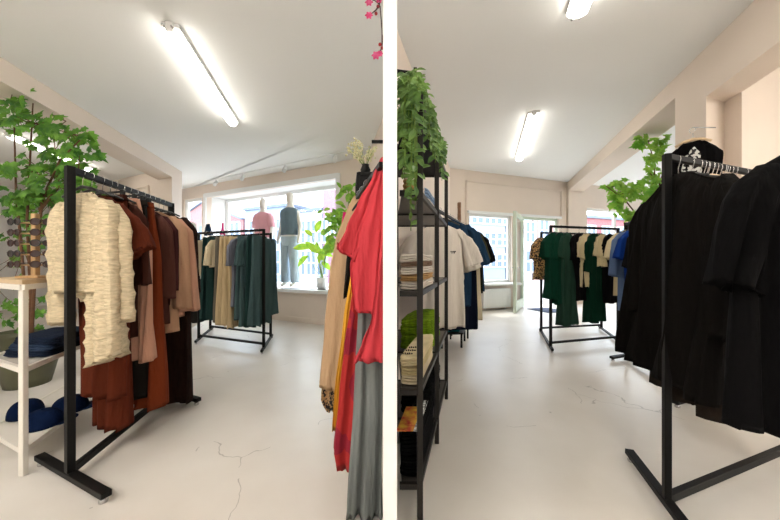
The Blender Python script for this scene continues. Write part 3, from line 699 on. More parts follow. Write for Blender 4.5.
sil('grey_trousers', 'grey marl trousers beneath the coral T-shirts, at the right edge of the left shop', 'trousers', gC, 1.41, [(200, 374, 382), (290, 358, 384), (400, 355, 384), (505, 350, 384), (514, 349, 384)], C_grey, .03, .012)
bt = sil('coral_t_shirt', 'coral red T-shirt with the widest sleeve, furthest of three on the wall rail', 'T-shirt', gC, 1.37, [(158, 381, 384), (178, 373, 384), (210, 357, 384), (238, 344, 378), (257, 336, 362)], C_coral, .03, .010, 2, tilt=-.7, hemamp=.004)
sil('coral_t_shirt', 'coral red T-shirt in the middle of three, hem above the grey trousers', 'T-shirt', gC, 1.335, [(172, 380, 384), (200, 369, 384), (240, 357, 384), (270, 351, 384), (313, 353, 384)], C_coral, .022, .008, 2, tilt=-.2, hemamp=.004)
sil('coral_t_shirt', 'coral red T-shirt nearest the viewer, its sleeve point lowest on the grey trousers', 'T-shirt', gC, 1.30, [(172, 382, 384.5), (240, 381.5, 384.5), (280, 377, 384), (318, 371, 384), (342, 361, 384), (361, 353, 384)], C_coral, .02, .006, 2, hemamp=.004)
for Y in (1.86, 1.76, 1.62):
    hanger(RCx(Y), HC1, unit(.97, -.2), 'dark hanger on the wall rail behind the coral T-shirts', 'hangers on the wall rail', .05, drop=.05)

# ================================================================== RIGHT SHOP RACKS
PE = [(2.19, 4.09), (3.36, 4.42), (3.70, 5.25), (2.52, 5.00)]
double_rack('black double clothes rack in the middle of the right shop with green and cream clothes', PE, 1.70)
def RE(px, near=True):
    a, b = (PE[0], PE[1]) if near else (PE[3], PE[2]); d = unit(b[0]-a[0], b[1]-a[1]); return hit(px, a, d)[1:]
C_green = fab('bottle_green', (16, 62, 46)); C_green2 = fab('forest_green', (13, 52, 37)); C_gteal = fab('dusty_green', (42, 70, 58)); C_blk = fab('black', (15, 14, 16)); C_ecr2 = fab('butter', (232, 214, 172))
gE = 'clothes on the middle rack of the right shop'
ue = unit(.85, .5)
leo = leopard_mat('leopard', (206, 164, 104), (44, 34, 28), 45)
rows = [
 (541, False, 'leopard_shirt', 'shirt', leo, .66, .045, .30, 'leopard print shirt at the left end of the middle rack'),
 (554, True, 'green_t_shirt', 'T-shirt', C_green, .86, .05, .30, 'bottle green T-shirt nearest the left posts of the middle rack'),
 (561, True, 'green_t_shirt', 'T-shirt', C_green, .93, .05, .32, 'second bottle green T-shirt from the left posts'),
 (567, True, 'green_dress', 'dress', C_gteal, 1.22, .05, .30, 'long dusty green dress left of the black T-shirt'),
 (579, True, 'black_t_shirt', 'T-shirt', C_blk, .90, .04, .34, 'black T-shirt between the green dress and the cream blouse'),
 (586, True, 'cream_blouse', 'blouse', C_ecr2, .72, .04, .30, 'butter cream blouse with short ribbed sleeve, left of the long green dress'),
 (594, True, 'green_dress', 'dress', C_green2, 1.20, .05, .50, 'longest forest green dress in the middle of the rack'),
 (602, True, 'frilled_blouse', 'blouse', C_ecr2, .45, .04, .28, 'butter cream blouse with frilled layers, right of the forest green dress'),
 (610, True, 'black_dress', 'dress', C_blk, .95, .05, .30, 'black dress near the right posts of the middle rack'),
]
for px, nr, nm, ct, m, L, t, sl, lb in rows:
    p = RE(px, nr)
    hanger(p, 1.70-.015, ue, 'dark hanger on the middle rack of the right shop', 'hangers on the middle rack', .15)
    top(nm, lb, ct, gE, p, 1.70-.10, ue, m, L=L*1.04, sh=.165, hem=.17 if L < 1 else .20, t=t, sl=sl, slw=.065, flare=.03, fold=.014, hemamp=.012, ruff=.003 if 'frill' in lb or 'ribbed' in lb else 0, tilt=.3)
for px, m, L, lb in ((556, C_blk, .8, 'black shirt on the far rail behind the green T-shirts'), (570, C_green2, .9, 'green shirt on the far rail'), (583, C_ecr2, .8, 'cream shirt on the far rail'), (596, C_blk, .9, 'black shirt on the far rail right of its cream neighbour')):
    p = RE(px, False); hanger(p, 1.685, ue, 'dark hanger on the far rail of the middle rack', 'hangers on the far rail of the middle rack', .15)
    top('shirt', lb, 'shirt', gE, p, 1.60, ue, m, L=L, sh=.16, hem=.16, t=.04, sl=.35, slw=.06, flare=.02)

# ---------------------------------------------------------------- rack G with blue shirts and rail behind the black clothes
AG, BG = (2.60, 2.56), (2.93, 3.72)
single_rack('black clothes rack behind the black coats, blue shirts at its far end', AG, BG, 1.69, WR, .27)
def RG(Y): k = (Y-AG[1])/(BG[1]-AG[1]); return (AG[0]+k*(BG[0]-AG[0]), Y)
gG = 'clothes on the rack behind the black coats'; ug = unit(.97, .25)
for Y, nm, ct, m, L, sl, lb in (
 (3.66, 'cream_shirt', 'shirt', C_ecr2, .80, .3, 'cream shirt hanging behind the light blue shirt'),
 (3.55, 'blue_shirt', 'shirt', fab('chambray', (100, 122, 160)), .95, .50, 'light chambray blue shirt between the middle rack and the black coats'),
 (3.40, 'blue_t_shirt', 'T-shirt', fab('royal_blue', (24, 62, 146)), .60, .30, 'royal blue T-shirt half hidden behind the black coat'),
 (3.2, 'black_shirt', 'shirt', C_blk, .85, .4, 'black shirt after the royal blue T-shirt'),
 (2.95, 'black_sweater', 'sweater', C_char, .8, .5, 'charcoal sweater behind the black coats')):
    hanger(RG(Y), 1.67, ug, 'hanger on the rack behind the black coats', 'hangers on the rack behind the black coats', .18)
    top(nm, lb, ct, gG, RG(Y), 1.59, ug, m, L=L, sh=.21, hem=.21, t=.045, sl=sl, slw=.08, flare=.07, tilt=.2)
# ---------------------------------------------------------------- rack F with black clothes
AF, BF = (1.338, 1.45), (3.16, 2.10)
single_rack('black clothes rack in the right foreground full of black clothes', AF, BF, 1.722, DR, .40, w=.029)
def RF_(s): L = math.hypot(BF[0]-AF[0], BF[1]-AF[1]); return (AF[0]+(BF[0]-AF[0])*s/L, AF[1]+(BF[1]-AF[1])*s/L)
uf = unit(-.30, -1)
C_b1 = fab('soft_black', (19, 16, 14), .3); C_b2 = fab('washed_black', (50, 42, 36), .35); C_b3 = fab('deep_black', (11, 10, 11), .3)  # washed black also lightened to stand in for highlights on the folds
gF = 'black clothes on the right foreground rack'
for s, nm, ct, m, L, sh, hem, t, sl, slw, lb in (
 (.09, 'black_coat', 'coat', C_b1, 1.02, .33, .40, .05, .62, .08, 'long black coat hanging next to the near post of the right rack'),
 (.20, 'black_jacket', 'jacket', C_b2, 1.06, .26, .27, .05, .62, .085, 'washed black jacket with a drawstring loop at its hem'),
 (.33, 'black_dress', 'dress', C_b3, 1.0, .25, .25, .05, .5, .09, 'black dress behind the washed jacket on the right rack'),
 (.50, 'black_blouse', 'blouse', C_b1, .95, .24, .28, .05, .40, .10, 'black blouse under the pale wooden hangers'),
 (.70, 'black_sweater', 'sweater', C_b1, .95, .26, .28, .06, .6, .1, 'black sweater beyond the wide-sleeved T-shirt'),
 (.92, 'black_shirt', 'shirt', C_b2, .95, .25, .28, .06, .5, .1, 'black shirt further along the right rack'),
 (1.15, 'black_cardigan', 'cardigan', C_b1, 1.0, .25, .28, .06, .5, .1, 'black cardigan near the hidden end of the right rack'),
 (1.40, 'black_dress', 'dress', C_b3, 1.1, .25, .28, .06, .5, .1, 'black dress nearest the alcove on the right rack')):
    p = RF_(s); hanger(p, 1.70, uf, 'hanger with a steel hook on the rail of the black clothes', 'hangers on the right foreground rack', .2)
    b = top(nm, lb, ct, gF, p, 1.622 if s < .15 else 1.575, uf, m, L=L, sh=sh, hem=hem, t=t, sl=sl, slw=slw, flare=.05, fold=.02, neck=.09, tilt=.0, hemamp=.008, slope=.10, hc=-.13 if s < .1 else 0)
    if s == .20:
        bm = bmesh.new(); tube(bm, [(.02*math.sin(a), .0, -L-.015+.022*math.cos(a)) for a in (2*PI*k/14 for k in range(15))], .002, 6); obj('drawstring_loop', bm, M_BLACK, b)

for k in range(10):
    hanger(RF_(.27+.036*k), 1.70, unit(-.30-.05*(k % 3), -1), 'pale wooden hanger in the row on the black rail of the right foreground', 'pale wooden hangers on the right foreground rack', .17, M_WOODH, drop=.06)
# black T-shirt facing the viewer at the right edge, on a rack of its own
AH, BH = (1.43, 1.03), (1.43, -.15)
single_rack('black clothes rack at the right edge of the picture, carrying the wide-sleeved black T-shirt', AH, BH, 1.70, (1, 0), .2)
bk = sil('black_t_shirt', 'black T-shirt with a wide sleeve, cut by the right edge of the picture', 'T-shirt', gF, .97, [(146, 796, 850), (160, 770, 872), (180, 748, 892), (200, 738, 900), (290, 732, 900), (400, 734, 892), (438, 737, 890)], C_b3, .05, .014, 3, tilt=-.12, hemamp=.006)
sil('sleeve', None, None, None, .96, [(165, 758, 790), (185, 738, 775), (205, 728, 768), (240, 721, 758), (288, 713, 750)], C_b3, .045, .01, 2, tilt=-.4, hemamp=.004, parent=bk)
hanger((1.43, .97), 1.70, (1, 0), 'dark hanger inside the wide-sleeved black T-shirt', None, .15)

# ---------------------------------------------------------------- rail on the left wall of the right shop
AD, BD = (.45, 2.88), (1.24, 4.6)
rd = empty('wall_rail', (AD[0], AD[1], 1.70)); tag(rd, 'black rail on brackets beyond the shelving, holding the white T-shirt and denim', 'clothes rail')
dd = Vector((BD[0]-AD[0], BD[1]-AD[1], 0)); barobj('rail', (0, 0, 0), dd, .025, .025, M_BLACK, rd)
for k in (.12, .55, .97):
    q = dd*k; yw = AD[1]+q.y; xw = .03+(yw-2.78)*.32-AD[0]; barobj('bracket', (q.x, q.y, 0), (xw, q.y, 0), .02, .02, M_BLACK, rd)
def RD(Y): k = (Y-AD[1])/(BD[1]-AD[1]); return (AD[0]+k*(BD[0]-AD[0]), Y)
ud = unit(.97, .22); gD = 'clothes on the rack beyond the shelving'
C_wh = fab('off_white', (226, 216, 204), .06)
for Y, dx, nm, ct, m, L, sh, sl, fl, lb in (
 (2.98, -.05, 'white_t_shirt', 'T-shirt', C_wh, 1.02, .23, .34, .14, 'big off-white T-shirt seen through the black shelving'),
 (3.12, .0, 'white_blouse', 'blouse', C_wh, .98, .22, .40, .10, 'off-white blouse with frilled cuff behind the big T-shirt'),
 (3.32, .02, 'denim_jacket', 'jacket', fab('denim', (36, 62, 88), .35), .95, .25, .45, .15, 'blue denim jacket behind the white T-shirt'),
 (3.48, .02, 'navy_trousers', 'trousers', fab('navy', (16, 22, 38)), 1.24, .28, 0, .10, 'navy trousers hanging below the denim jacket'),
 (3.66, .02, 'olive_jacket', 'jacket', fab('olive', (62, 58, 34)), .72, .24, .40, .12, 'olive jacket peeking out right of the denim jacket'),
 (3.84, .03, 'cream_trousers', 'trousers', C_ecru, 1.2, .27, 0, .1, 'cream trousers showing below the olive jacket'),
 (4.02, .03, 'black_jacket', 'jacket', C_blk, .68, .24, .42, .14, 'black jacket behind the olive one'),
 (4.2, .03, 'green_jacket', 'jacket', fab('dark_olive', (38, 40, 30)), .9, .24, .42, .12, 'dark olive jacket last on the rack beyond the shelving'),
 (4.4, .03, 'denim_shirt', 'shirt', fab('denim'), .9, .22, .4, .1, 'denim shirt at the far end of that rack') if False else
 (4.4, .03, 'denim_shirt', 'shirt', MATS['fabric_denim'], .9, .22, .4, .1, 'denim shirt at the far end of the rack beyond the shelving')):
    x, y = RD(Y); hanger((x, y), 1.715, ud, 'dark hanger on the rack beyond the shelving', 'hangers beyond the shelving', .18)
    b = top(nm, lb, ct, gD, (x, y), 1.66 if Y > 3.2 else 1.57, ud, m, L=L, sh=sh, hem=sh+.02, t=.05, sl=sl, slw=.09, flare=fl, fold=.012, tilt=.35, collar=(C_wh if 'T-shirt' in lb and nm == 'white_t_shirt' else None), ruff=.004 if 'frill' in lb else 0)
    if nm == 'white_t_shirt':
        bm = bmesh.new()
        for k in range(5): box(bm, .085+k*.012, .093+k*.012, -.062, -.058, -.275-.012*(k % 2), -.262)
        obj('chest_print', bm, C_char, b, smooth=False)

# ================================================================== SHELVING, RIGHT SHOP
SHX = [(.14, 1.406), (.31, 1.989), (.493, 2.63)]
sh = empty('metal_shelving', (.14, 1.406, 0)); tag(sh, 'tall black metal shelving with folded clothes at the left edge of the right shop', 'shelving unit')
def sl_(p): return Vector((p[0]-.14, p[1]-1.406, 0))
XL = .045-.14
w = .027
for p in SHX:
    q = sl_(p); barobj('post', q, q+Vector((0, 0, 1.98)), w, w, M_BLACK2, sh, up=(1, 0, 0), bev=.0015)
    q2 = Vector((XL, q.y, 0))
    if q.x-XL > .15: barobj('post', q2, q2+Vector((0, 0, 1.98)), w*.8, w*.8, M_BLACK2, sh, up=(1, 0, 0), bev=.0015)
for z in (.16, .60, 1.06, 1.53, 1.965):
    a, c = sl_(SHX[0]), sl_(SHX[2]); bm = bmesh.new()
    prism(bm, [(a.x-.008, a.y), (c.x-.008, c.y), (XL+.01, c.y), (XL+.01, a.y)], z-.012, z)
    s = obj('shelf', bm, mat('shelf_sheet', (74, 68, 64), .35) if z < 1.9 else M_BLACK, sh, smooth=False)
    barobj('shelf_edge', a+Vector((0, 0, z-.008)), c+Vector((0, 0, z-.008)), .016, .026, M_BLACK2, s)
    for p in SHX:
        q = sl_(p); barobj('cross_bar', Vector((q.x, q.y, z-.008)), Vector((XL, q.y, z-.008)), .02, .026, M_BLACK2, s)
def shelf_x(Y): return .14+(.353/1.224)*(Y-1.406)

def folded(name, label, cat, group, x0, x1, y0, y1, z, h, m, seed=0, skew=.29, pr=None):
    """a folded garment: rounded front edges and layered folds, following the skewed shelf"""
    rnd = random.Random(seed*7+int(z*100)); bm = bmesh.new()
    r = empty(name, (x0, y0, z)) if pr else None
    nx, ny, W, D = 10, 12, x1-x0, y1-y0
    n = 3
    for lay in range(n):
        a = lay*h/n; b = (lay+1)*h/n; ins = rnd.uniform(0, .008)
        seg = 20; rings = []
        for j in range(5):
            th = -PI/2+PI*j/4; zz = (a+b)/2+math.sin(th)*(b-a)/2*.98; e = math.cos(th)*.012
            ring = []
            for k in range(32):
                t = 2*PI*k/32; ca, sa = math.cos(t), math.sin(t)
                px = (W/2-.012-ins+e)*math.copysign(abs(ca)**.35, ca)+W/2; py = (D/2-.012-ins+e)*math.copysign(abs(sa)**.35, sa)+D/2
                zz2 = zz+.004*math.sin(px*30+seed)+.003*math.sin(py*23+seed*2)
                ring.append(bm.verts.new((px+skew*py, py, max(.0005, zz2))))
            rings.append(ring)
        for A, B in zip(rings, rings[1:]):
            for k in range(32): bm.faces.new((A[k], A[(k+1) % 32], B[(k+1) % 32], B[k]))
        bm.faces.new(rings[0]); bm.faces.new(rings[-1])
    o = obj(name, bm, m)
    o.location = (x0, y0, z); tag(o, label, cat, group)
    return o
gS = 'folded clothes on the black shelving'
# level 1.53, upper bay
C_pink = fab('pink', (196, 120, 140)); C_sky = fab('sky_stripe', (150, 176, 206), .35, scale=30); C_camel = fab('camel', (196, 156, 104)); C_lime = fab('lime', (150, 190, 40), .5, scale=50); C_plush = fab('black_plush', (20, 20, 22), .4, scale=50)
def stk(items, x0, wd, y0, y1, z, nm='folded_shirt', ct='folded shirt', gap=.002):
    for i, (m, h, lb) in enumerate(items):
        folded(nm, lb, ct, gS, x0, x0+wd, y0, y1, z, h, m, i+int(y0*10)); z += h+gap
    return z
stk([(C_camel, .07, 'camel folded sweater on the upper shelf nearest the viewer'), (C_wh, .06, 'cream folded shirt on top of the camel sweater')], .05, .05, 1.46, 1.92, 1.535)
stk([(C_sky, .06, 'lower sky blue folded shirt on the upper shelf'), (C_wh, .05, 'white folded shirt between two sky blue ones'), (C_sky, .06, 'upper sky blue folded shirt on the upper shelf')], .07, .19, 2.05, 2.5, 1.535)
# hanging pink shirt in the last bay of the upper shelf, denim behind it
stk([(C_pink, .08, 'pink folded sweater on the far end of the upper shelf'), (fab('lilac', (150, 120, 150)), .07, 'lilac folded sweater on top of the pink one')], .14, .20, 2.56, 2.75, 1.535)
stk([(C_wh, .04, 'white folded shirt, bottom of the middle stack'), (C_camel, .03, 'tan folded shirt, second in the middle stack'), (C_wh, .035, 'cream folded shirt, third in the middle stack'), (fab('taupe', (150, 122, 100)), .025, 'taupe folded shirt near the top of the middle stack'), (C_wh, .035, 'off-white folded shirt topmost of the middle stack')], .032, .115, 1.44, 1.95, 1.065)
stk([(C_lime, .05, 'lime green towel-like sweater, bottom of the green stack'), (C_lime, .05, 'lime green fluffy sweater, second from the bottom'), (C_lime, .045, 'lime green fluffy sweater, third from the bottom'), (C_lime, .05, 'lime green fluffy sweater on top of the green stack')], .05, .24, 2.03, 2.52, .605, 'folded_sweater', 'folded sweater')
tp = stk([(C_ecru, .045, 'cream folded T-shirt at the bottom of the low cream stack'), (fab('straw', (214, 196, 150)), .04, 'straw coloured folded T-shirt in the low cream stack'), (C_ecr2, .045, 'cream folded T-shirt with small dark print on top')], .032, .115, 1.44, 1.95, .605, 'folded_t_shirt', 'folded T-shirt')
stk([(C_blk, .05, 'black folded shirt at the bottom of the lowest shelf'), (C_b3, .05, 'black folded shirt, second on the lowest shelf'), (C_blk, .05, 'black folded shirt below the colourful print')], .032, .115, 1.44, 1.95, .165)
PRT = mat('colour_print', (230, 190, 60), .7, rgb2=(190, 60, 40), scale=22)
PRW = mat('white_print', (235, 235, 230), .7, rgb2=(60, 60, 60), scale=60)
o = folded('printed_t_shirt', 'black folded T-shirt with a yellow and orange picture print', 'folded T-shirt', gS, .032, .147, 1.44, 1.95, .325, .05, C_b3, 5)
bm = bmesh.new(); prism(bm, [(.0, .02), (.08, .02), (.15, .26), (.06, .26)], .050, .056); obj('picture_print', bm, PRT, o, smooth=False)
bm = bmesh.new(); prism(bm, [(.082, .02), (.105, .02), (.195, .34), (.17, .34)], .050, .055); obj('white_border_print', bm, PRW, o, smooth=False)
stk([(C_plush, .07, 'black plush sweater at the bottom of the lowest shelf'), (C_plush, .07, 'black plush sweater in the middle of its stack'), (C_plush, .07, 'black plush sweater on top, level with the cream stack')], .05, .24, 2.03, 2.55, .165, 'plush_sweater', 'folded sweater')
# small dark print of the cream T-shirt
o = [x for x in bpy.data.objects if x.get('label', '').startswith('cream folded T-shirt with small')][0]
bm = bmesh.new()
rnd = random.Random(4)
for row in range(3):
    for k in range(5): 
        x, y = .03+k*.011+row*.02, .06+row*.055
        box(bm, x, x+.007, y, y+.012+.006*(k % 2), .045, .0485)
obj('lettering_print', bm, C_char, o, smooth=False)

# hooks on the left wall of the right shop
for Y, z, lb in ((1.92, 2.42, 'black wall hook above the trailing plant'), (4.6, 2.78, 'black wall hook further along, above the pink sweater')):
    x = (.021 if Y < 2.78 else .021+(Y-2.78)*.32)
    h = empty('wall_hook', (x, Y, z)); tag(h, lb, 'hook')
    bm = bmesh.new(); box(bm, 0, .008, -.02, .02, -.05, .05); obj('back_plate', bm, M_BLACK, h, smooth=False)
    bm = bmesh.new(); bar(bm, (0, 0, 0), (.145, 0, -.02), .022); bar(bm, (.14, 0, -.02), (.14, 0, .02), .02); obj('arm', bm, M_BLACK, h, smooth=False)
h = empty('wall_hook', (-.021, 2.32, 2.13)); tag(h, 'black wall hook above the dried flowers', 'hook')
bm = bmesh.new(); box(bm, -.008, 0, -.02, .02, -.05, .05); obj('back_plate', bm, M_BLACK, h, smooth=False)
bm = bmesh.new(); bar(bm, (0, 0, 0), (-.12, 0, .0), .02); obj('arm', bm, M_BLACK, h, smooth=False)

# low black bench under the far clothes, with teal garments
lb_ = empty('low_bench', (.80, 4.15, 0)); tag(lb_, 'low black bench under the clothes beyond the shelving', 'bench')
bm = bmesh.new(); prism(bm, [(-.1, 0), (.22, .03), (.36, .42), (.02, .40)], .19, .215); obj('seat', bm, M_BLACK, lb_, smooth=False)
for x, y in ((-.08, .02), (.20, .05), (.33, .40), (.04, .38)): barobj('leg', (x, y, 0), (x, y, .19), .025, .025, M_BLACK, lb_, up=(1, 0, 0))
folded('teal_sweater', 'teal folded sweater on the low black bench', 'folded sweater', 'folded clothes on the low bench', .74, .98, 4.2, 4.5, .216, .05, fab('teal', (20, 100, 104)), 3)
folded('teal_sweater', 'darker teal folded sweater lying on the other one', 'folded sweater', 'folded clothes on the low bench', .76, .96, 4.2, 4.48, .268, .05, fab('deep_teal', (14, 78, 84)), 4)
# wooden post standing on the far black frame
bm = bmesh.new(); lathe(bm, [(.028, 0), (.03, .1), (.027, .22), (.03, .33), (.028, .36)], seg=14)
o = tag(obj('wooden_cylinder', bm, mat('bark_brown', (150, 112, 84), .8, .3, 20)), 'brown wooden cylinder standing on a black frame near the back wall', 'wooden post'); o.location = (1.09, 4.72, 1.775)
fr = empty('display_frame', (.94, 4.66, 0)); tag(fr, 'black open display frame carrying the wooden cylinder', 'display stand')
for x, y in ((0, 0), (.28, .05), (.33, .25), (.06, .22)): barobj('post', (x, y, 0), (x, y, 1.75), .022, .022, M_BLACK, fr, up=(1, 0, 0))
bm = bmesh.new(); prism(bm, [(-.01, -.01), (.29, .04), (.345, .26), (.05, .23)], 1.75, 1.772); obj('top_shelf', bm, M_BLACK, fr, smooth=False)

# black lace top on the pier
px_, py_ = 3.05, 3.02
hh = empty('clothes_hanger', (px_, py_, 1.2+131/300*3.02)); hh.rotation_euler = (0, 0, math.atan2(-.66, .75)); tag(hh, 'pale wooden hanger with a spiral steel hook on the pier', 'hanger')
bm = bmesh.new(); tube(bm, [(.03*math.sin(a)*(1-.04*k), 0, .01+.03*math.cos(a)*(1-.04*k)) for k, a in enumerate(-2.6+.42*k for k in range(15))]+[], .0028, 6); tube(bm, [(0, 0, -.02), (0, 0, -.09)], .003, 6); obj('hook', bm, M_CHROME, hh)
bm = bmesh.new(); tube(bm, [(0, 0, .035), (.17, .15, .035)], .006, 8); obj('wall_peg', bm, M_CHROME, hh)
bm = bmesh.new(); tube(bm, [(-.13, 0, -.13), (-.07, 0, -.10), (0, 0, -.085), (.07, 0, -.10), (.13, 0, -.13)], [.012, .016, .017, .016, .012], 10); obj('shoulder_bar', bm, M_WOODH, hh)
bl = top('lace_top', 'black top with white floral lace pattern hanging on the pier', 'top', None, (px_, py_), hh.location.z-.11, unit(.75, -.66), C_b3, L=.75, sh=.135, hem=.15, t=.025, sl=.5, slw=.05, flare=.02, neck=.08)
M_lace = leopard_mat('white_lace', (205, 205, 200), (24, 22, 24), 30)
bm = bmesh.new(); cloth(bm, [(.06, .0, .02, .02), (.12, 0, .07, .034), (.30, 0, .09, .037), (.5, 0, .07, .037)], .0, 1, 1, rows=16, hem=0); obj('lace_panel', bm, M_lace, bl)

# ================================================================== LEFT SHOP, WHITE SHELF UNIT
ws = empty('white_shelf_unit', (-2.065, 1.69, 0)); tag(ws, 'white metal shelf unit behind the near rack, with denim and blue caps', 'shelf unit')
e1 = Vector((-.26, .70, 0)); e2 = Vector((-.46, .20, 0))
for a, b in ((0, 0), (1, 0), (0, 1), (1, 1)):
    q = e1*a+e2*b; barobj('leg', q, q+Vector((0, 0, 1.075 if not a else (1.075))), .028, .028, M_WMET, ws, up=(1, 0, 0), bev=.002)
for z, nm in ((.147, 'lower_shelf'), (.60, 'middle_shelf')):
    bm = bmesh.new(); 
    c = [Vector((0, 0, 0)), e1, e1+e2, e2]
    prism(bm, [(v.x, v.y) for v in c], z-.005, z)
    s = obj(nm, bm, mat('shelf_plate', (214, 210, 202), .25) if z > .3 else M_WMET, ws, smooth=False)
    for p, q in zip(c, c[1:]+c[:1]): barobj('edge_rail', p+Vector((0, 0, z-.01)), q+Vector((0, 0, z-.01)), .022, .028, M_WMET, s)
bm = bmesh.new(); c = [Vector((.03, -.03, 0)), Vector((-.09, .33, 0)), Vector((-.09, .33, 0))+e2*1.05, Vector((.03, -.03, 0))+e2*1.05]
prism(bm, [(v.x, v.y) for v in c], 1.075, 1.10); s = obj('top_shelf', bm, M_WOODH, ws, smooth=False)
for p, q in zip(c, c[1:]+c[:1]): barobj('edge_rail', p+Vector((0, 0, 1.06)), q+Vector((0, 0, 1.06)), .02, .03, M_WMET, s)
C_den = fab('indigo', (30, 40, 60), .35); C_den2 = fab('faded_denim', (50, 66, 92), .35)
z = .603
for i, (m, lb) in enumerate(((C_den, 'dark indigo folded jeans at the bottom of the pile on the white shelf'), (C_den2, 'faded blue folded jeans in the middle of the pile'), (C_den, 'indigo folded jeans on top of the pile on the white shelf'))):
    o = folded('folded_jeans', lb, 'jeans', 'folded jeans on the white shelf', -2.44+.02*i, -2.13+.015*i, 1.86+.01*i, 2.24, z, .038, m, i+1, skew=-.30); z += .040
def cap(label, x, y, z, rz):
    r = empty('baseball_cap', (x, y, z), rz); tag(r, label, 'cap', 'blue caps on the lower white shelf')
    m = fab('cap_blue', (14, 30, 62), .2)
    bm = bmesh.new(); n = 28; R = []
    for i in range(9):
        a = PI/2*i/8; rr = .088*math.cos(a)**.7 if i < 8 else .004
        R.append([bm.verts.new((rr*1.12*math.cos(2*PI*k/n), rr*math.sin(2*PI*k/n), .102*math.sin(a)**.9)) for k in range(n)])
    for A, B in zip(R, R[1:]):
        for k in range(n): bm.faces.new((A[k], A[(k+1) % n], B[(k+1) % n], B[k]))
    bm.faces.new(R[0]); bm.faces.new(R[-1]); obj('crown', bm, m, r)
    bm = bmesh.new(); T = []; B_ = []
    for i in range(13):
        a = -1.1+2.2*i/12
        ins = Vector((.088*math.cos(a), .082*math.sin(a), .012)); out = Vector((.088*math.cos(a)+.075*math.cos(a*.8)**.6, .085*math.sin(a), .006+.014*math.cos(a)))
        T.append((bm.verts.new(ins), bm.verts.new(out))); B_.append((bm.verts.new(ins-Vector((0, 0, .005))), bm.verts.new(out-Vector((0, 0, .005)))))
    for i in range(12):
        for L_, fl in ((T, 1), (B_, 0)): bm.faces.new((L_[i][0], L_[i][1], L_[i+1][1], L_[i+1][0]))
        bm.faces.new((T[i][1], B_[i][1], B_[i+1][1], T[i+1][1]))
    obj('brim', bm, m, r)
    bm = bmesh.new(); lathe(bm, [(.007, .1), (.007, .105), (.002, .108)], seg=10); obj('top_button', bm, m, r)
cap('blue cap nearest the corner leg on the lower white shelf', -2.235, 1.93, .150, .6)
cap('blue cap further along the lower white shelf, behind the black post', -2.27, 2.13, .150, .6)
cap('blue cap on the lower white shelf, cut by the left edge', -2.50, 2.06, .150, 2.4)
# sunglasses stand
gs = empty('sunglasses_stand', (-2.21, 1.87, 1.101)); tag(gs, 'wooden sunglasses stand on top of the white shelf unit', 'display stand')
bm = bmesh.new(); box(bm, -.07, .07, -.05, .05, 0, .015); bevel(bm, .003, 1); obj('base', bm, M_WOOD, gs, smooth=False)
bm = bmesh.new(); bar(bm, (0, 0, .01), (0, 0, .40), .03); bevel(bm, .003, 1); obj('post', bm, M_WOOD, gs, smooth=False)
for k in range(5):
    bm = bmesh.new(); tube(bm, [(-.09, -.02, .08+k*.065), (.09, -.02, .08+k*.065)], .005, 8); obj('peg', bm, M_WOOD, gs)
M_LENS = mat('dark_lens', (48, 30, 26), .08); M_TORT = mat('tortoiseshell', (70, 34, 24), .2, .6, 60)
def glasses(label, p, m, rz=0):
    r = empty('sunglasses', p, rz); tag(r, label, 'sunglasses', 'sunglasses on the wooden stand')
    for s in (-1, 1):
        bm = bmesh.new(); tube(bm, [(s*.031+.024*math.cos(a), 0, .019*math.sin(a)) for a in (2*PI*k/16 for k in range(17))], .0038, 6, False); f = obj('rim', bm, m, r)
        bm = bmesh.new(); vs = [bm.verts.new((s*.031+.023*math.cos(2*PI*k/16), 0, .018*math.sin(2*PI*k/16))) for k in range(16)]; bm.faces.new(vs); obj('lens', bm, M_LENS, f, smooth=False)
        bm = bmesh.new(); tube(bm, [(s*.064, .0, .008), (s*.068, .05, .008), (s*.066, .12, -.008)], .0028, 6); obj('temple', bm, m, r)
    bm = bmesh.new(); tube(bm, [(-.008, 0, .006), (0, 0, .012), (.008, 0, .006)], .003, 6); obj('bridge', bm, m, r)
nm = ('lowest', 'second lowest', 'middle', 'second highest', 'highest')
for k in range(5):
    for s, side in ((-1, 'left'), (1, 'right')):
        glasses('%s pair of dark sunglasses on the %s of the wooden stand' % (nm[k], side), (-2.21+s*.085, 1.83, 1.101+.085+k*.065), M_TORT if (k+s) % 3 else M_PLAST, s*.25)

# ================================================================== PLANTS
def leaf_maple(bm, c, d, nrm, s, rnd):
    """lobed leaf lying roughly in the plane across nrm"""
    d = d.normalized(); sd = d.cross(nrm).normalized(); n = sd.cross(d)
    pts = [(0, 0), (.28, -.12), (.62, -.05), (.42, .16), (.78, .42), (.46, .46), (.42, .62), (.18, .66), (0, 1.05)]
    pts = pts+[(-x, y) for x, y in reversed(pts[1:-1])]
    cv = bm.verts.new(c+d*s*.35+n*s*.06)
    vs = [bm.verts.new(c+sd*(x*s*.62)+d*(y*s)-n*(abs(x)*s*.18+y*y*s*.12)) for x, y in pts]
    for i in range(len(vs)): bm.faces.new((cv, vs[i], vs[(i+1) % len(vs)]))
def leaf_oval(bm, c, d, nrm, s, wd=.3):
    d = d.normalized(); sd = d.cross(nrm).normalized(); n = sd.cross(d)
    prev = None
    for i in range(6):
        t = i/5; w = wd*s*math.sin(PI*min(1, t*.92+.06))**.8; e = c+d*s*t-n*s*.25*t*t
        cur = (bm.verts.new(e-sd*w+n*w*.3), bm.verts.new(e), bm.verts.new(e+sd*w+n*w*.3))
        if prev:
            bm.faces.new((prev[0], prev[1], cur[1], cur[0])); bm.faces.new((prev[1], prev[2], cur[2], cur[1]))
        prev = cur
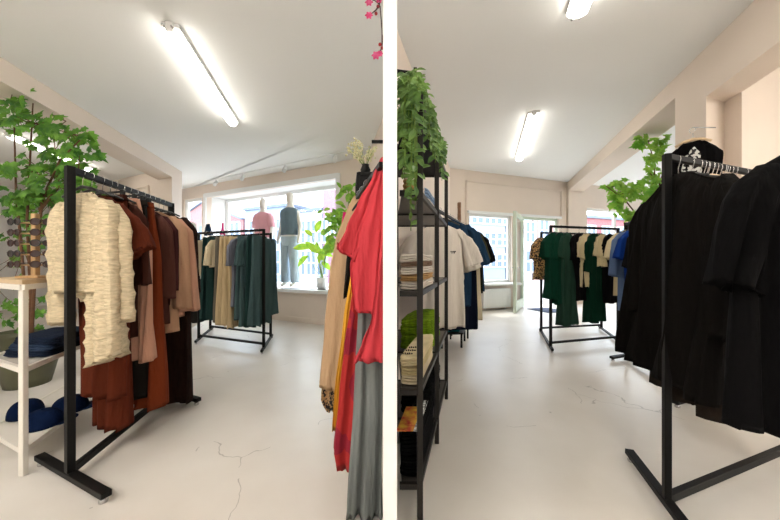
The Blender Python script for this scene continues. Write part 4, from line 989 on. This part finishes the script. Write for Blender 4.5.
def leafmat(name, a, b):
    m = mat(name, a, .45, rgb2=b, scale=9)
    bs = m.node_tree.nodes['Principled BSDF']
    nt = m.node_tree; tr = nt.nodes.new('ShaderNodeBsdfTranslucent'); mx = nt.nodes.new('ShaderNodeMixShader'); mx.inputs[0].default_value = .35
    out = nt.nodes['Material Output']; ramp = [n for n in nt.nodes if n.type == 'VALTORGB'][0]
    nt.links.new(ramp.outputs['Color'], tr.inputs['Color']); nt.links.new(bs.outputs[0], mx.inputs[1]); nt.links.new(tr.outputs[0], mx.inputs[2]); nt.links.new(mx.outputs[0], out.inputs[0])
    return m
M_LF = leafmat('maple_leaf', (124, 178, 62), (62, 118, 42)); M_LF2 = leafmat('bright_leaf', (172, 214, 84), (112, 176, 56))
M_STEM = mat('brown_stem', (112, 76, 48), .8, .3, 20); M_GST = mat('green_stem', (120, 150, 60), .6)
M_LYEL = leafmat('yellow_green_leaf', (190, 216, 70), (130, 186, 60)); M_IVY = leafmat('ivy_leaf', (140, 178, 92), (70, 110, 50))
def maple(label, name, base, pot_r, pot_h, potm, stems, tips, m, s=.11, n_per=9, spread=.22, seed=1, cat='plant'):
    rnd = random.Random(seed); r = empty(name, base); tag(r, label, cat)
    bm = bmesh.new(); lathe(bm, [(pot_r*.75, 0), (pot_r, pot_h*.8), (pot_r*1.05, pot_h), (pot_r*.93, pot_h), (pot_r*.9, pot_h-.04), (.01, pot_h-.04)]); obj('pot', bm, potm, r)
    bs = bmesh.new()
    bv = Vector(base)
    for st in stems: tube(bs, [Vector(p)-bv for p in st], [.016-.011*i/(len(st)-1) for i in range(len(st))], 8)
    lf = bmesh.new()
    for (c, rad, n) in tips:
        c = Vector(c)-bv; rad = Vector(rad)
        for i in range(n):
            v = Vector((rnd.gauss(0, .5), rnd.gauss(0, .5), rnd.gauss(0, .5))); v = Vector((max(-1, min(1, v.x))*rad.x, max(-1, min(1, v.y))*rad.y, max(-1, min(1, v.z))*rad.z))
            p = c+v; dr = Vector((rnd.uniform(-1, 1), rnd.uniform(-.5, .3), rnd.uniform(-.9, .3)))
            nr = Vector((rnd.uniform(-.6, .6), -1, rnd.uniform(-.1, .9)))
            if abs(dr.normalized().dot(nr.normalized())) > .9: continue
            leaf_maple(lf, p, dr, nr, s*rnd.uniform(.75, 1.25), rnd)
            if i % 3 == 0: tube(bs, [p, p*.6+c*.4+Vector((0, 0, -.02)), c], [.002, .003, .004], 5, False)
    for v in lf.verts: v.co.z = min(v.co.z, (3.02 if base[0] < 0 else 3.19)-bv.z)
    obj('stems', bs, M_STEM, r); obj('foliage', lf, m, r, smooth=False)
    return r
def W(x, y, Y): return tuple(at(x, y, Y))
Yp = 2.95
pots = mat('olive_glaze', (92, 92, 66), .5, .2, 6)
bx = W(28, 380, Yp)
maple('tall leafy maple-like tree at the left edge behind the near rack', 'potted_tree', (bx[0], bx[1], 0), .21, .30, pots,
      [[(bx[0], Yp, .26), W(31, 300, Yp), W(27, 220, Yp), W(30, 160, Yp), W(33, 103, Yp)], [(bx[0]+.02, Yp, .26), W(34, 290, Yp), W(42, 200, Yp), W(60, 160, Yp), W(80, 140, Yp-.1)], [(bx[0]-.02, Yp, .26), W(24, 280, Yp), W(16, 190, Yp), W(14, 120, Yp)], [W(40, 210, Yp), W(60, 185, Yp), W(88, 172, Yp)]],
      [(W(14, 85, Yp), (.06, .1, .15), 12), (W(18, 115, Yp), (.15, .2, .16), 26), (W(38, 124, Yp), (.16, .2, .12), 20), (W(66, 121, Yp), (.10, .2, .05), 9), (W(71, 134, Yp), (.11, .2, .12), 16), (W(79, 164, Yp), (.09, .2, .16), 14), (W(55, 150, Yp), (.22, .2, .16), 30), (W(35, 165, Yp), (.22, .2, .2), 34), (W(18, 195, Yp), (.18, .2, .2), 30), (W(45, 195, Yp), (.2, .2, .18), 34), (W(72, 190, Yp), (.12, .2, .2), 24), (W(55, 225, Yp), (.22, .2, .2), 24), (W(60, 175, Yp), (.2, .2, .12), 20)],
      M_LF, .115, seed=3)
# second green shrub behind the shelf unit
bx2 = W(20, 350, 3.9)
maple('dark leafy shrub seen between the sunglasses stand and the cream sweater', 'potted_shrub', (bx2[0], bx2[1], 0), .2, .3, pots, [[(bx2[0], 3.9, .25), W(25, 300, 3.9), W(40, 250, 3.9)]],
      [(W(24, 250, 3.9), (.35, .2, .45), 40), (W(40, 215, 3.9), (.3, .2, .3), 30), (W(22, 310, 3.9), (.3, .2, .3), 24)], M_LF, .13, seed=8)
Yq = 4.7
bq = W(665, 360, Yq)
maple('tall leafy tree beside the black coats in the right shop', 'potted_tree', (bq[0], bq[1], 0), .24, .34, pots,
      [[(bq[0], Yq, .3), W(660, 260, Yq), W(652, 200, Yq), W(655, 165, Yq), W(648, 140, Yq)], [W(660, 255, Yq), W(645, 225, Yq), W(625, 200, Yq), W(606, 186, Yq)], [W(655, 200, Yq), W(664, 170, Yq), W(660, 142, Yq)]],
      [(W(646, 140, Yq), (.12, .15, .08), 18), (W(661, 141, Yq), (.08, .1, .06), 10), (W(652, 158, Yq), (.14, .15, .16), 22), (W(656, 180, Yq), (.20, .2, .28), 44), (W(651, 200, Yq), (.2, .2, .16), 26), (W(632, 190, Yq), (.24, .2, .12), 28), (W(616, 186, Yq), (.12, .2, .09), 14), (W(622, 200, Yq), (.13, .2, .1), 12), (W(634, 212, Yq), (.2, .2, .16), 22), (W(634, 232, Yq), (.14, .2, .2), 14), (W(648, 225, Yq), (.18, .2, .25), 20)],
      M_LF2, .135, seed=5)
# trailing plant on the shelving
rnd = random.Random(11)
pv = empty('trailing_plant', (.085, 1.72, 1.967)); tag(pv, 'green trailing plant on top of the black shelving', 'plant')
bm = bmesh.new(); prism(bm, [(-.03, -.2), (.05, -.2), (.13, .2), (-.03, .2)], 0, .1); obj('planter', bm, M_BLACK, pv, smooth=False)
bs = bmesh.new(); lf = bmesh.new()
def strand(p0, tx, ty, drop, n):
    pts = []
    for i in range(8):
        t = i/7; pts.append(Vector(p0)+Vector((tx*min(1, t*2.5), ty*min(1, t*2.5), .05*math.sin(min(1, t*2.5)*PI)-drop*max(0, t-.2)/.8+.01*math.sin(9*t+tx*40))))
    tube(bs, pts, .002, 5)
    for i in range(n):
        t = (i+.5)/n*7; k = int(t); p = pts[k].lerp(pts[min(7, k+1)], t-k)
        a = rnd.uniform(-1, 1); leaf_oval(lf, p, Vector((a, rnd.uniform(-.9, .3), rnd.uniform(-.9, .15))), Vector((rnd.uniform(-.3, .6), -1, .6)), rnd.uniform(.034, .058), .27)
for k in range(30):      # in front, near the viewer end
    x = rnd.uniform(-.035, .055); strand((x, -.2+rnd.uniform(0, .1), .1), rnd.uniform(-.01, .03)-.0, -.15-rnd.uniform(.0, .06), rnd.uniform(.15, .72) if x > -.01 and x < .02 else rnd.uniform(.15, .6), 16)
for k in range(34):      # over the aisle side
    y = rnd.uniform(-.28, .55); x = .055+.289*(y+.31); strand((x-.03, y, .06), rnd.uniform(.03, .06), -.02, rnd.uniform(.06, .24), 10)
for k in range(60):
    y = rnd.uniform(-.3, .4); x = rnd.uniform(-.03, .05+.25*(y+.3))
    for q in range(4): leaf_oval(lf, Vector((x, y, .06+rnd.uniform(0, .05-.03*(y+.3)))), Vector((rnd.uniform(-1, 1), rnd.uniform(-1, .3), rnd.uniform(-.2, .9))), Vector((.2, -1, .7)), .05, .27)
for v in list(lf.verts):
    wx = v.co.x+.085
    if wx < .024: v.co.x = .024-.085+.0
obj('vines', bs, M_GST, pv); obj('foliage', lf, M_IVY, pv, smooth=False)

# plants on the left window ledge
def ledge(px, off=.2):
    P = LP(0, off); s, x, y = hit(px, P, WL); return x, y
x, y = ledge(322, .15); pl = empty('potted_plant', (x, y, .662)); tag(pl, 'potted plant with big yellow-green leaves on the window ledge', 'plant')
bm = bmesh.new(); lathe(bm, [(.085, 0), (.11, .22), (.115, .23), (.10, .23), (.095, .19), (.01, .19)]); obj('pot', bm, M_TRIM, pl)
bs = bmesh.new(); lf = bmesh.new(); o0 = Vector((x, y, .662)); rnd = random.Random(2)
def wl(px, py, dy=0): return Vector(W(px, py, y+dy))-o0
for (a, b, s) in (((310, 248), (296, 246), .35), ((318, 250), (330, 254), .3), ((312, 236), (302, 226), .2), ((326, 244), (336, 240), .28), ((316, 232), (320, 220), .26), ((308, 256), (300, 262), .3), ((322, 262), (332, 270), .22)):
    p, q = wl(*a), wl(*b); tube(bs, [Vector((rnd.uniform(-.03, .03), 0, .18)), Vector((p.x*.5, p.y*.5, p.z*.6)), p], .006, 6)
    leaf_oval(lf, p, q-p, Vector((rnd.uniform(-.3, .3), -.9, .6)), s, .26)
for k in range(9):
    a = rnd.uniform(-.22, .22); tube(bs, [(0, 0, .18), (a*.4, 0, .45), (a, 0, .75+rnd.uniform(-.1, .1))], .005, 6)
    leaf_oval(lf, Vector((a, 0, .72)), Vector((a*2, -.1, rnd.uniform(-.3, .6))), Vector((0, -1, .3)), rnd.uniform(.2, .32), .22)
obj('stems', bs, M_GST, pl); obj('foliage', lf, M_LYEL, pl, smooth=False)
x, y = -.62, 4.9; py2 = empty('leafy_houseplant', (x, y, 0)); tag(py2, 'bright green leafy houseplant between the ledge and the clothes rail', 'plant')
st = bmesh.new(); box(st, -.13, .13, -.13, .13, 0, .55); bevel(st, .01, 1); obj('plinth', st, M_TRIM, py2, smooth=False)
bm = bmesh.new(); lathe(bm, [(.09, .551), (.12, .75), (.11, .75), (.01, .71)]); obj('pot', bm, M_TRIM, py2)
bs = bmesh.new(); lf = bmesh.new(); rnd = random.Random(6); o0 = Vector((x, y, 0))
for (px, pyy, rr, n) in ((348, 192, .13, 20), (352, 215, .16, 30), (340, 222, .18, 32), (335, 240, .18, 26), (346, 240, .16, 26), (330, 212, .12, 10)):
    c = Vector(W(px, pyy, y))-o0; tube(bs, [(0, 0, .7), (c.x*.5, 0, c.z*.7), c], .006, 6)
    for i in range(n):
        p = c+Vector((rnd.uniform(-1, 1)*rr, rnd.uniform(-1, 1)*.12, rnd.uniform(-1, 1)*rr)); leaf_oval(lf, p, Vector((rnd.uniform(-1, 1), -.3, rnd.uniform(-1, .4))), Vector((.2, -1, .5)), rnd.uniform(.09, .15), .3)
obj('stems', bs, M_GST, py2); obj('foliage', lf, M_LF2, py2, smooth=False)

# dried flowers on the wall above the clothes rail
df = empty('dried_flowers', (-.165, 2.02, 1.789)); tag(df, 'cream dried flower sprays above the black rail end', 'dried flowers')
bm = bmesh.new(); lathe(bm, [(.025, 0), (.035, .03), (.022, .06), (.026, .066), (.01, .06)], seg=16); obj('vase', bm, M_BLACK, df)
bs = bmesh.new(); fl = bmesh.new(); rnd = random.Random(9)
for k in range(9):
    tx = rnd.uniform(-.13, .09); hz = rnd.uniform(.06, .2); e = Vector((tx, rnd.uniform(-.1, .05), .1+hz*.6)); tube(bs, [(0, 0, .04), e*.55+Vector((0, 0, .03)), e], .0018, 5)
    for i in range(26):
        t = rnd.uniform(.45, 1.05); p = e*t+Vector((0, 0, .05*(1-t)))+Vector([rnd.gauss(0, .012) for _ in range(3)])
        bmesh.ops.create_icosphere(fl, subdivisions=1, radius=rnd.uniform(.004, .008), matrix=Matrix.Translation(p))
obj('stems', bs, M_GST, df); obj('blossom', fl, mat('cream_blossom', (226, 220, 176), .9, .2, 20), df)
# pink blossom branch
pb = empty('blossom_branch', (-.021, 1.5, 2.52)); tag(pb, 'dark branch with pink blossoms at the top right of the left shop', 'branch')
bs = bmesh.new(); fl = bmesh.new(); bd = bmesh.new(); rnd = random.Random(12)
o0 = Vector((-.021, 1.5, 2.52))
def wb(px, py, Y=1.46): return Vector(W(px, py, Y))-o0
tube(bs, [(0, 0, .02), wb(381, -8), wb(379, 6), wb(376, 10), wb(371, 14)], [.006, .005, .004, .003, .002], 6)
tube(bs, [wb(379, 4), wb(374, 0), wb(370, 3)], .0022, 6); tube(bs, [(0, 0, -.05), wb(382, 48), wb(377, 55)], .003, 6); tube(bs, [wb(380, 6), wb(382, 30), wb(382, 48)], .003, 6)
def clampx(g):
    for v in g.verts: v.co.x = min(v.co.x, -.0005)
MP = mat('pink_petal', (196, 40, 104), .6, rgb2=(216, 100, 146), scale=40); MB_ = mat('red_berry', (150, 24, 30), .4)
for px, py, r in ((369, 3, .02), (369, 16, .02), (376, 56, .022), (380, 54, .016), (379, 0, .02)):
    c = wb(px, py); g = bmesh.new()
    for k in range(6):
        a = 2*PI*k/6; leaf_oval(g, c, Vector((math.cos(a), -.4, math.sin(a))), Vector((0, -1, .01)), r, .38)
    clampx(g); obj('blossom', g, MP, pb, smooth=False)
for px, py in ((378, 6.5), (376, 13.5), (380, 44.5), (382, 48)):
    g = bmesh.new(); bmesh.ops.create_icosphere(g, subdivisions=2, radius=.008, matrix=Matrix.Translation(wb(px, py))); clampx(g); obj('berry', g, MB_, pb)
fl.free(); bd.free(); clampx(bs)
obj('twigs', bs, mat('dark_twig', (62, 34, 34), .8), pb)

# ================================================================== MANNEQUINS
M_MAN = mat('mannequin_white', (228, 222, 212), .5)
def ringloft(bm, secs, seg=24):
    rings = [[bm.verts.new((cx+rx*math.cos(2*PI*k/seg), cy+ry*math.sin(2*PI*k/seg), z)) for k in range(seg)] for (z, cx, cy, rx, ry) in secs]
    for a, b in zip(rings, rings[1:]):
        for k in range(seg): bm.faces.new((a[k], a[(k+1) % seg], b[(k+1) % seg], b[k]))
    bm.faces.new(rings[0]); bm.faces.new(rings[-1])
def mannequin(label, base, rz, sc, topm, legm, sleeves, legs=True, head=1):
    r = empty('mannequin', base, rz); tag(r, label, 'mannequin'); r.scale = (sc, sc, sc)
    me = bpy.data.meshes.new('body'); V = []; E = []; R = []
    def v(x, y, z, a, b=None): V.append((x, y, z)); R.append((a, b or a)); return len(V)-1
    pel = v(0, 0, .95, .15, .11); wa = v(0, 0, 1.1, .115, .09); ch = v(0, 0, 1.28, .145, .11); sh_ = v(0, 0, 1.42, .10, .08); nk = v(0, .01, 1.52, .05); hb = v(0, 0, 1.60, .07, .08); ht = v(0, 0, 1.70, .075, .085); hx = v(0, .01, 1.76, .045)
    E += [(pel, wa), (wa, ch), (ch, sh_), (sh_, nk), (nk, hb), (hb, ht), (ht, hx)]
    for s in (-1, 1):
        a = v(s*.17, 0, 1.40, .05); b = v(s*.23, .02, 1.13, .04); c = v(s*.25, -.04, .90, .028); d = v(s*.25, -.06, .80, .03, .018)
        E += [(sh_, a), (a, b), (b, c), (c, d)]
        h = v(s*.09, 0, .85, .085); k = v(s*.10, -.01, .48, .055); an = v(s*.10, .02, .09, .035); t = v(s*.11, -.11, .03, .03)
        E += [(pel, h), (h, k), (k, an), (an, t)]
    me.from_pydata(V, E, []); o = bpy.data.objects.new('body', me); COL.objects.link(o); o.parent = r; me.materials.append(M_MAN)
    md = o.modifiers.new('skin', 'SKIN'); 
    for i, (a, b) in enumerate(R): me.skin_vertices[0].data[i].radius = (a, b)
    me.skin_vertices[0].data[0].use_root = True
    sb = o.modifiers.new('sub', 'SUBSURF'); sb.levels = 2; sb.render_levels = 2
    bm = bmesh.new()
    ringloft(bm, [(1.47, 0, 0, .07, .07), (1.46, 0, 0, .13, .09), (1.42, 0, 0, .20, .12), (1.35, 0, 0, .21, .14), (1.2, 0, 0, .20, .135), (1.08, 0, 0, .185, .125), (.96, 0, 0, .195, .135), (.955, 0, 0, .18, .12)]); obj('shirt' if sleeves else 'vest', bm, topm, r)
    if sleeves:
        for s in (-1, 1):
            bm = bmesh.new(); tube(bm, [(s*.15, 0, 1.40), (s*.20, .01, 1.34), (s*.235, .02, 1.17)], [.07, .075, .07], 16); obj('sleeve', bm, topm, r)
    if legm:
        bm = bmesh.new(); ringloft(bm, [(.97, 0, 0, .175, .12), (.90, 0, 0, .19, .13), (.80, 0, 0, .195, .12), (.76, 0, 0, .19, .10)])
        for s in (-1, 1): tube(bm, [(s*.09, 0, .84), (s*.11, -.01, .5), (s*.12, .02, .1)], [.105, .085, .09], 16)
        obj('jeans', bm, legm, r)
        bm = bmesh.new(); ringloft(bm, [(1.0, 0, 0, .19, .13), (.93, 0, 0, .195, .135)]); obj('waistband', bm, M_TRIM, r)
    return r
x, y = ledge(290, .24); z0 = .662
mannequin('white mannequin in a grey-blue vest and light jeans standing in the shop window', (x, y, z0), -.45, (zat(190, y)-z0)/1.80, fab('slate_vest', (122, 142, 154), .25), fab('light_jeans', (196, 214, 226), .2), False)  # vest colour lightened to paint in the window glare
x, y = ledge(263, .30)
mannequin('white mannequin in a pale pink T-shirt, left of the vest mannequin', (x, y, z0), -.45, (zat(196, y)-z0)/1.80, fab('pale_pink', (236, 176, 184), .1), fab('white_jeans', (216, 220, 226), .1), True)
x, y = -3.63, 5.5
r = mannequin('cream headed mannequin behind the near rack, in front of the pillar', (x, y, 0), -.4, 1.1, C_dark, C_char, True)
for px, lb, m in ((206.5, 'small blue denim jacket hanging high beside the window', MATS['fabric_denim']), (221, 'bright pink belt hanging from the far rail', fab('hot_pink', (230, 60, 130)))):
    p = R2(px, False)
    hang('denim_jacket' if 'denim' in lb else 'pink_belt', lb, 'jacket' if 'denim' in lb else 'belt', None, (p[0], p[1]+.05), 1.86, (1, 0), m, L=.2, w0=.03 if 'denim' in lb else .012, w1=.06 if 'denim' in lb else .014, t=.02)

# ================================================================== LIGHT AND CAMERA
w = bpy.data.worlds.new('sky'); S.world = w; w.use_nodes = True
bg = w.node_tree.nodes['Background']; bg.inputs['Color'].default_value = (.80, .90, 1, 1); bg.inputs['Strength'].default_value = 3.1
sun = bpy.data.lights.new('sun', 'SUN'); sun.energy = 1.1; sun.angle = .01; sun.color = (1, .96, .9)
so = bpy.data.objects.new('sun', sun); COL.objects.link(so)
so.rotation_euler = Vector((.30, -.75, -1.6)).to_track_quat('-Z', 'Y').to_euler()
cam = bpy.data.cameras.new('camera'); co = bpy.data.objects.new('camera', cam); COL.objects.link(co)
cam.sensor_width = 36; cam.sensor_fit = 'HORIZONTAL'; cam.lens = F/780*36; cam.shift_y = 2/780; cam.clip_start = .02; cam.clip_end = 300
co.location = (0, 0, HC); co.rotation_euler = (PI/2, 0, 0)
S.camera = co
S.view_settings.view_transform = 'Standard'; S.view_settings.look = 'None'; S.view_settings.gamma = 1; S.view_settings.use_curve_mapping = False
S.view_settings.exposure = 1.35
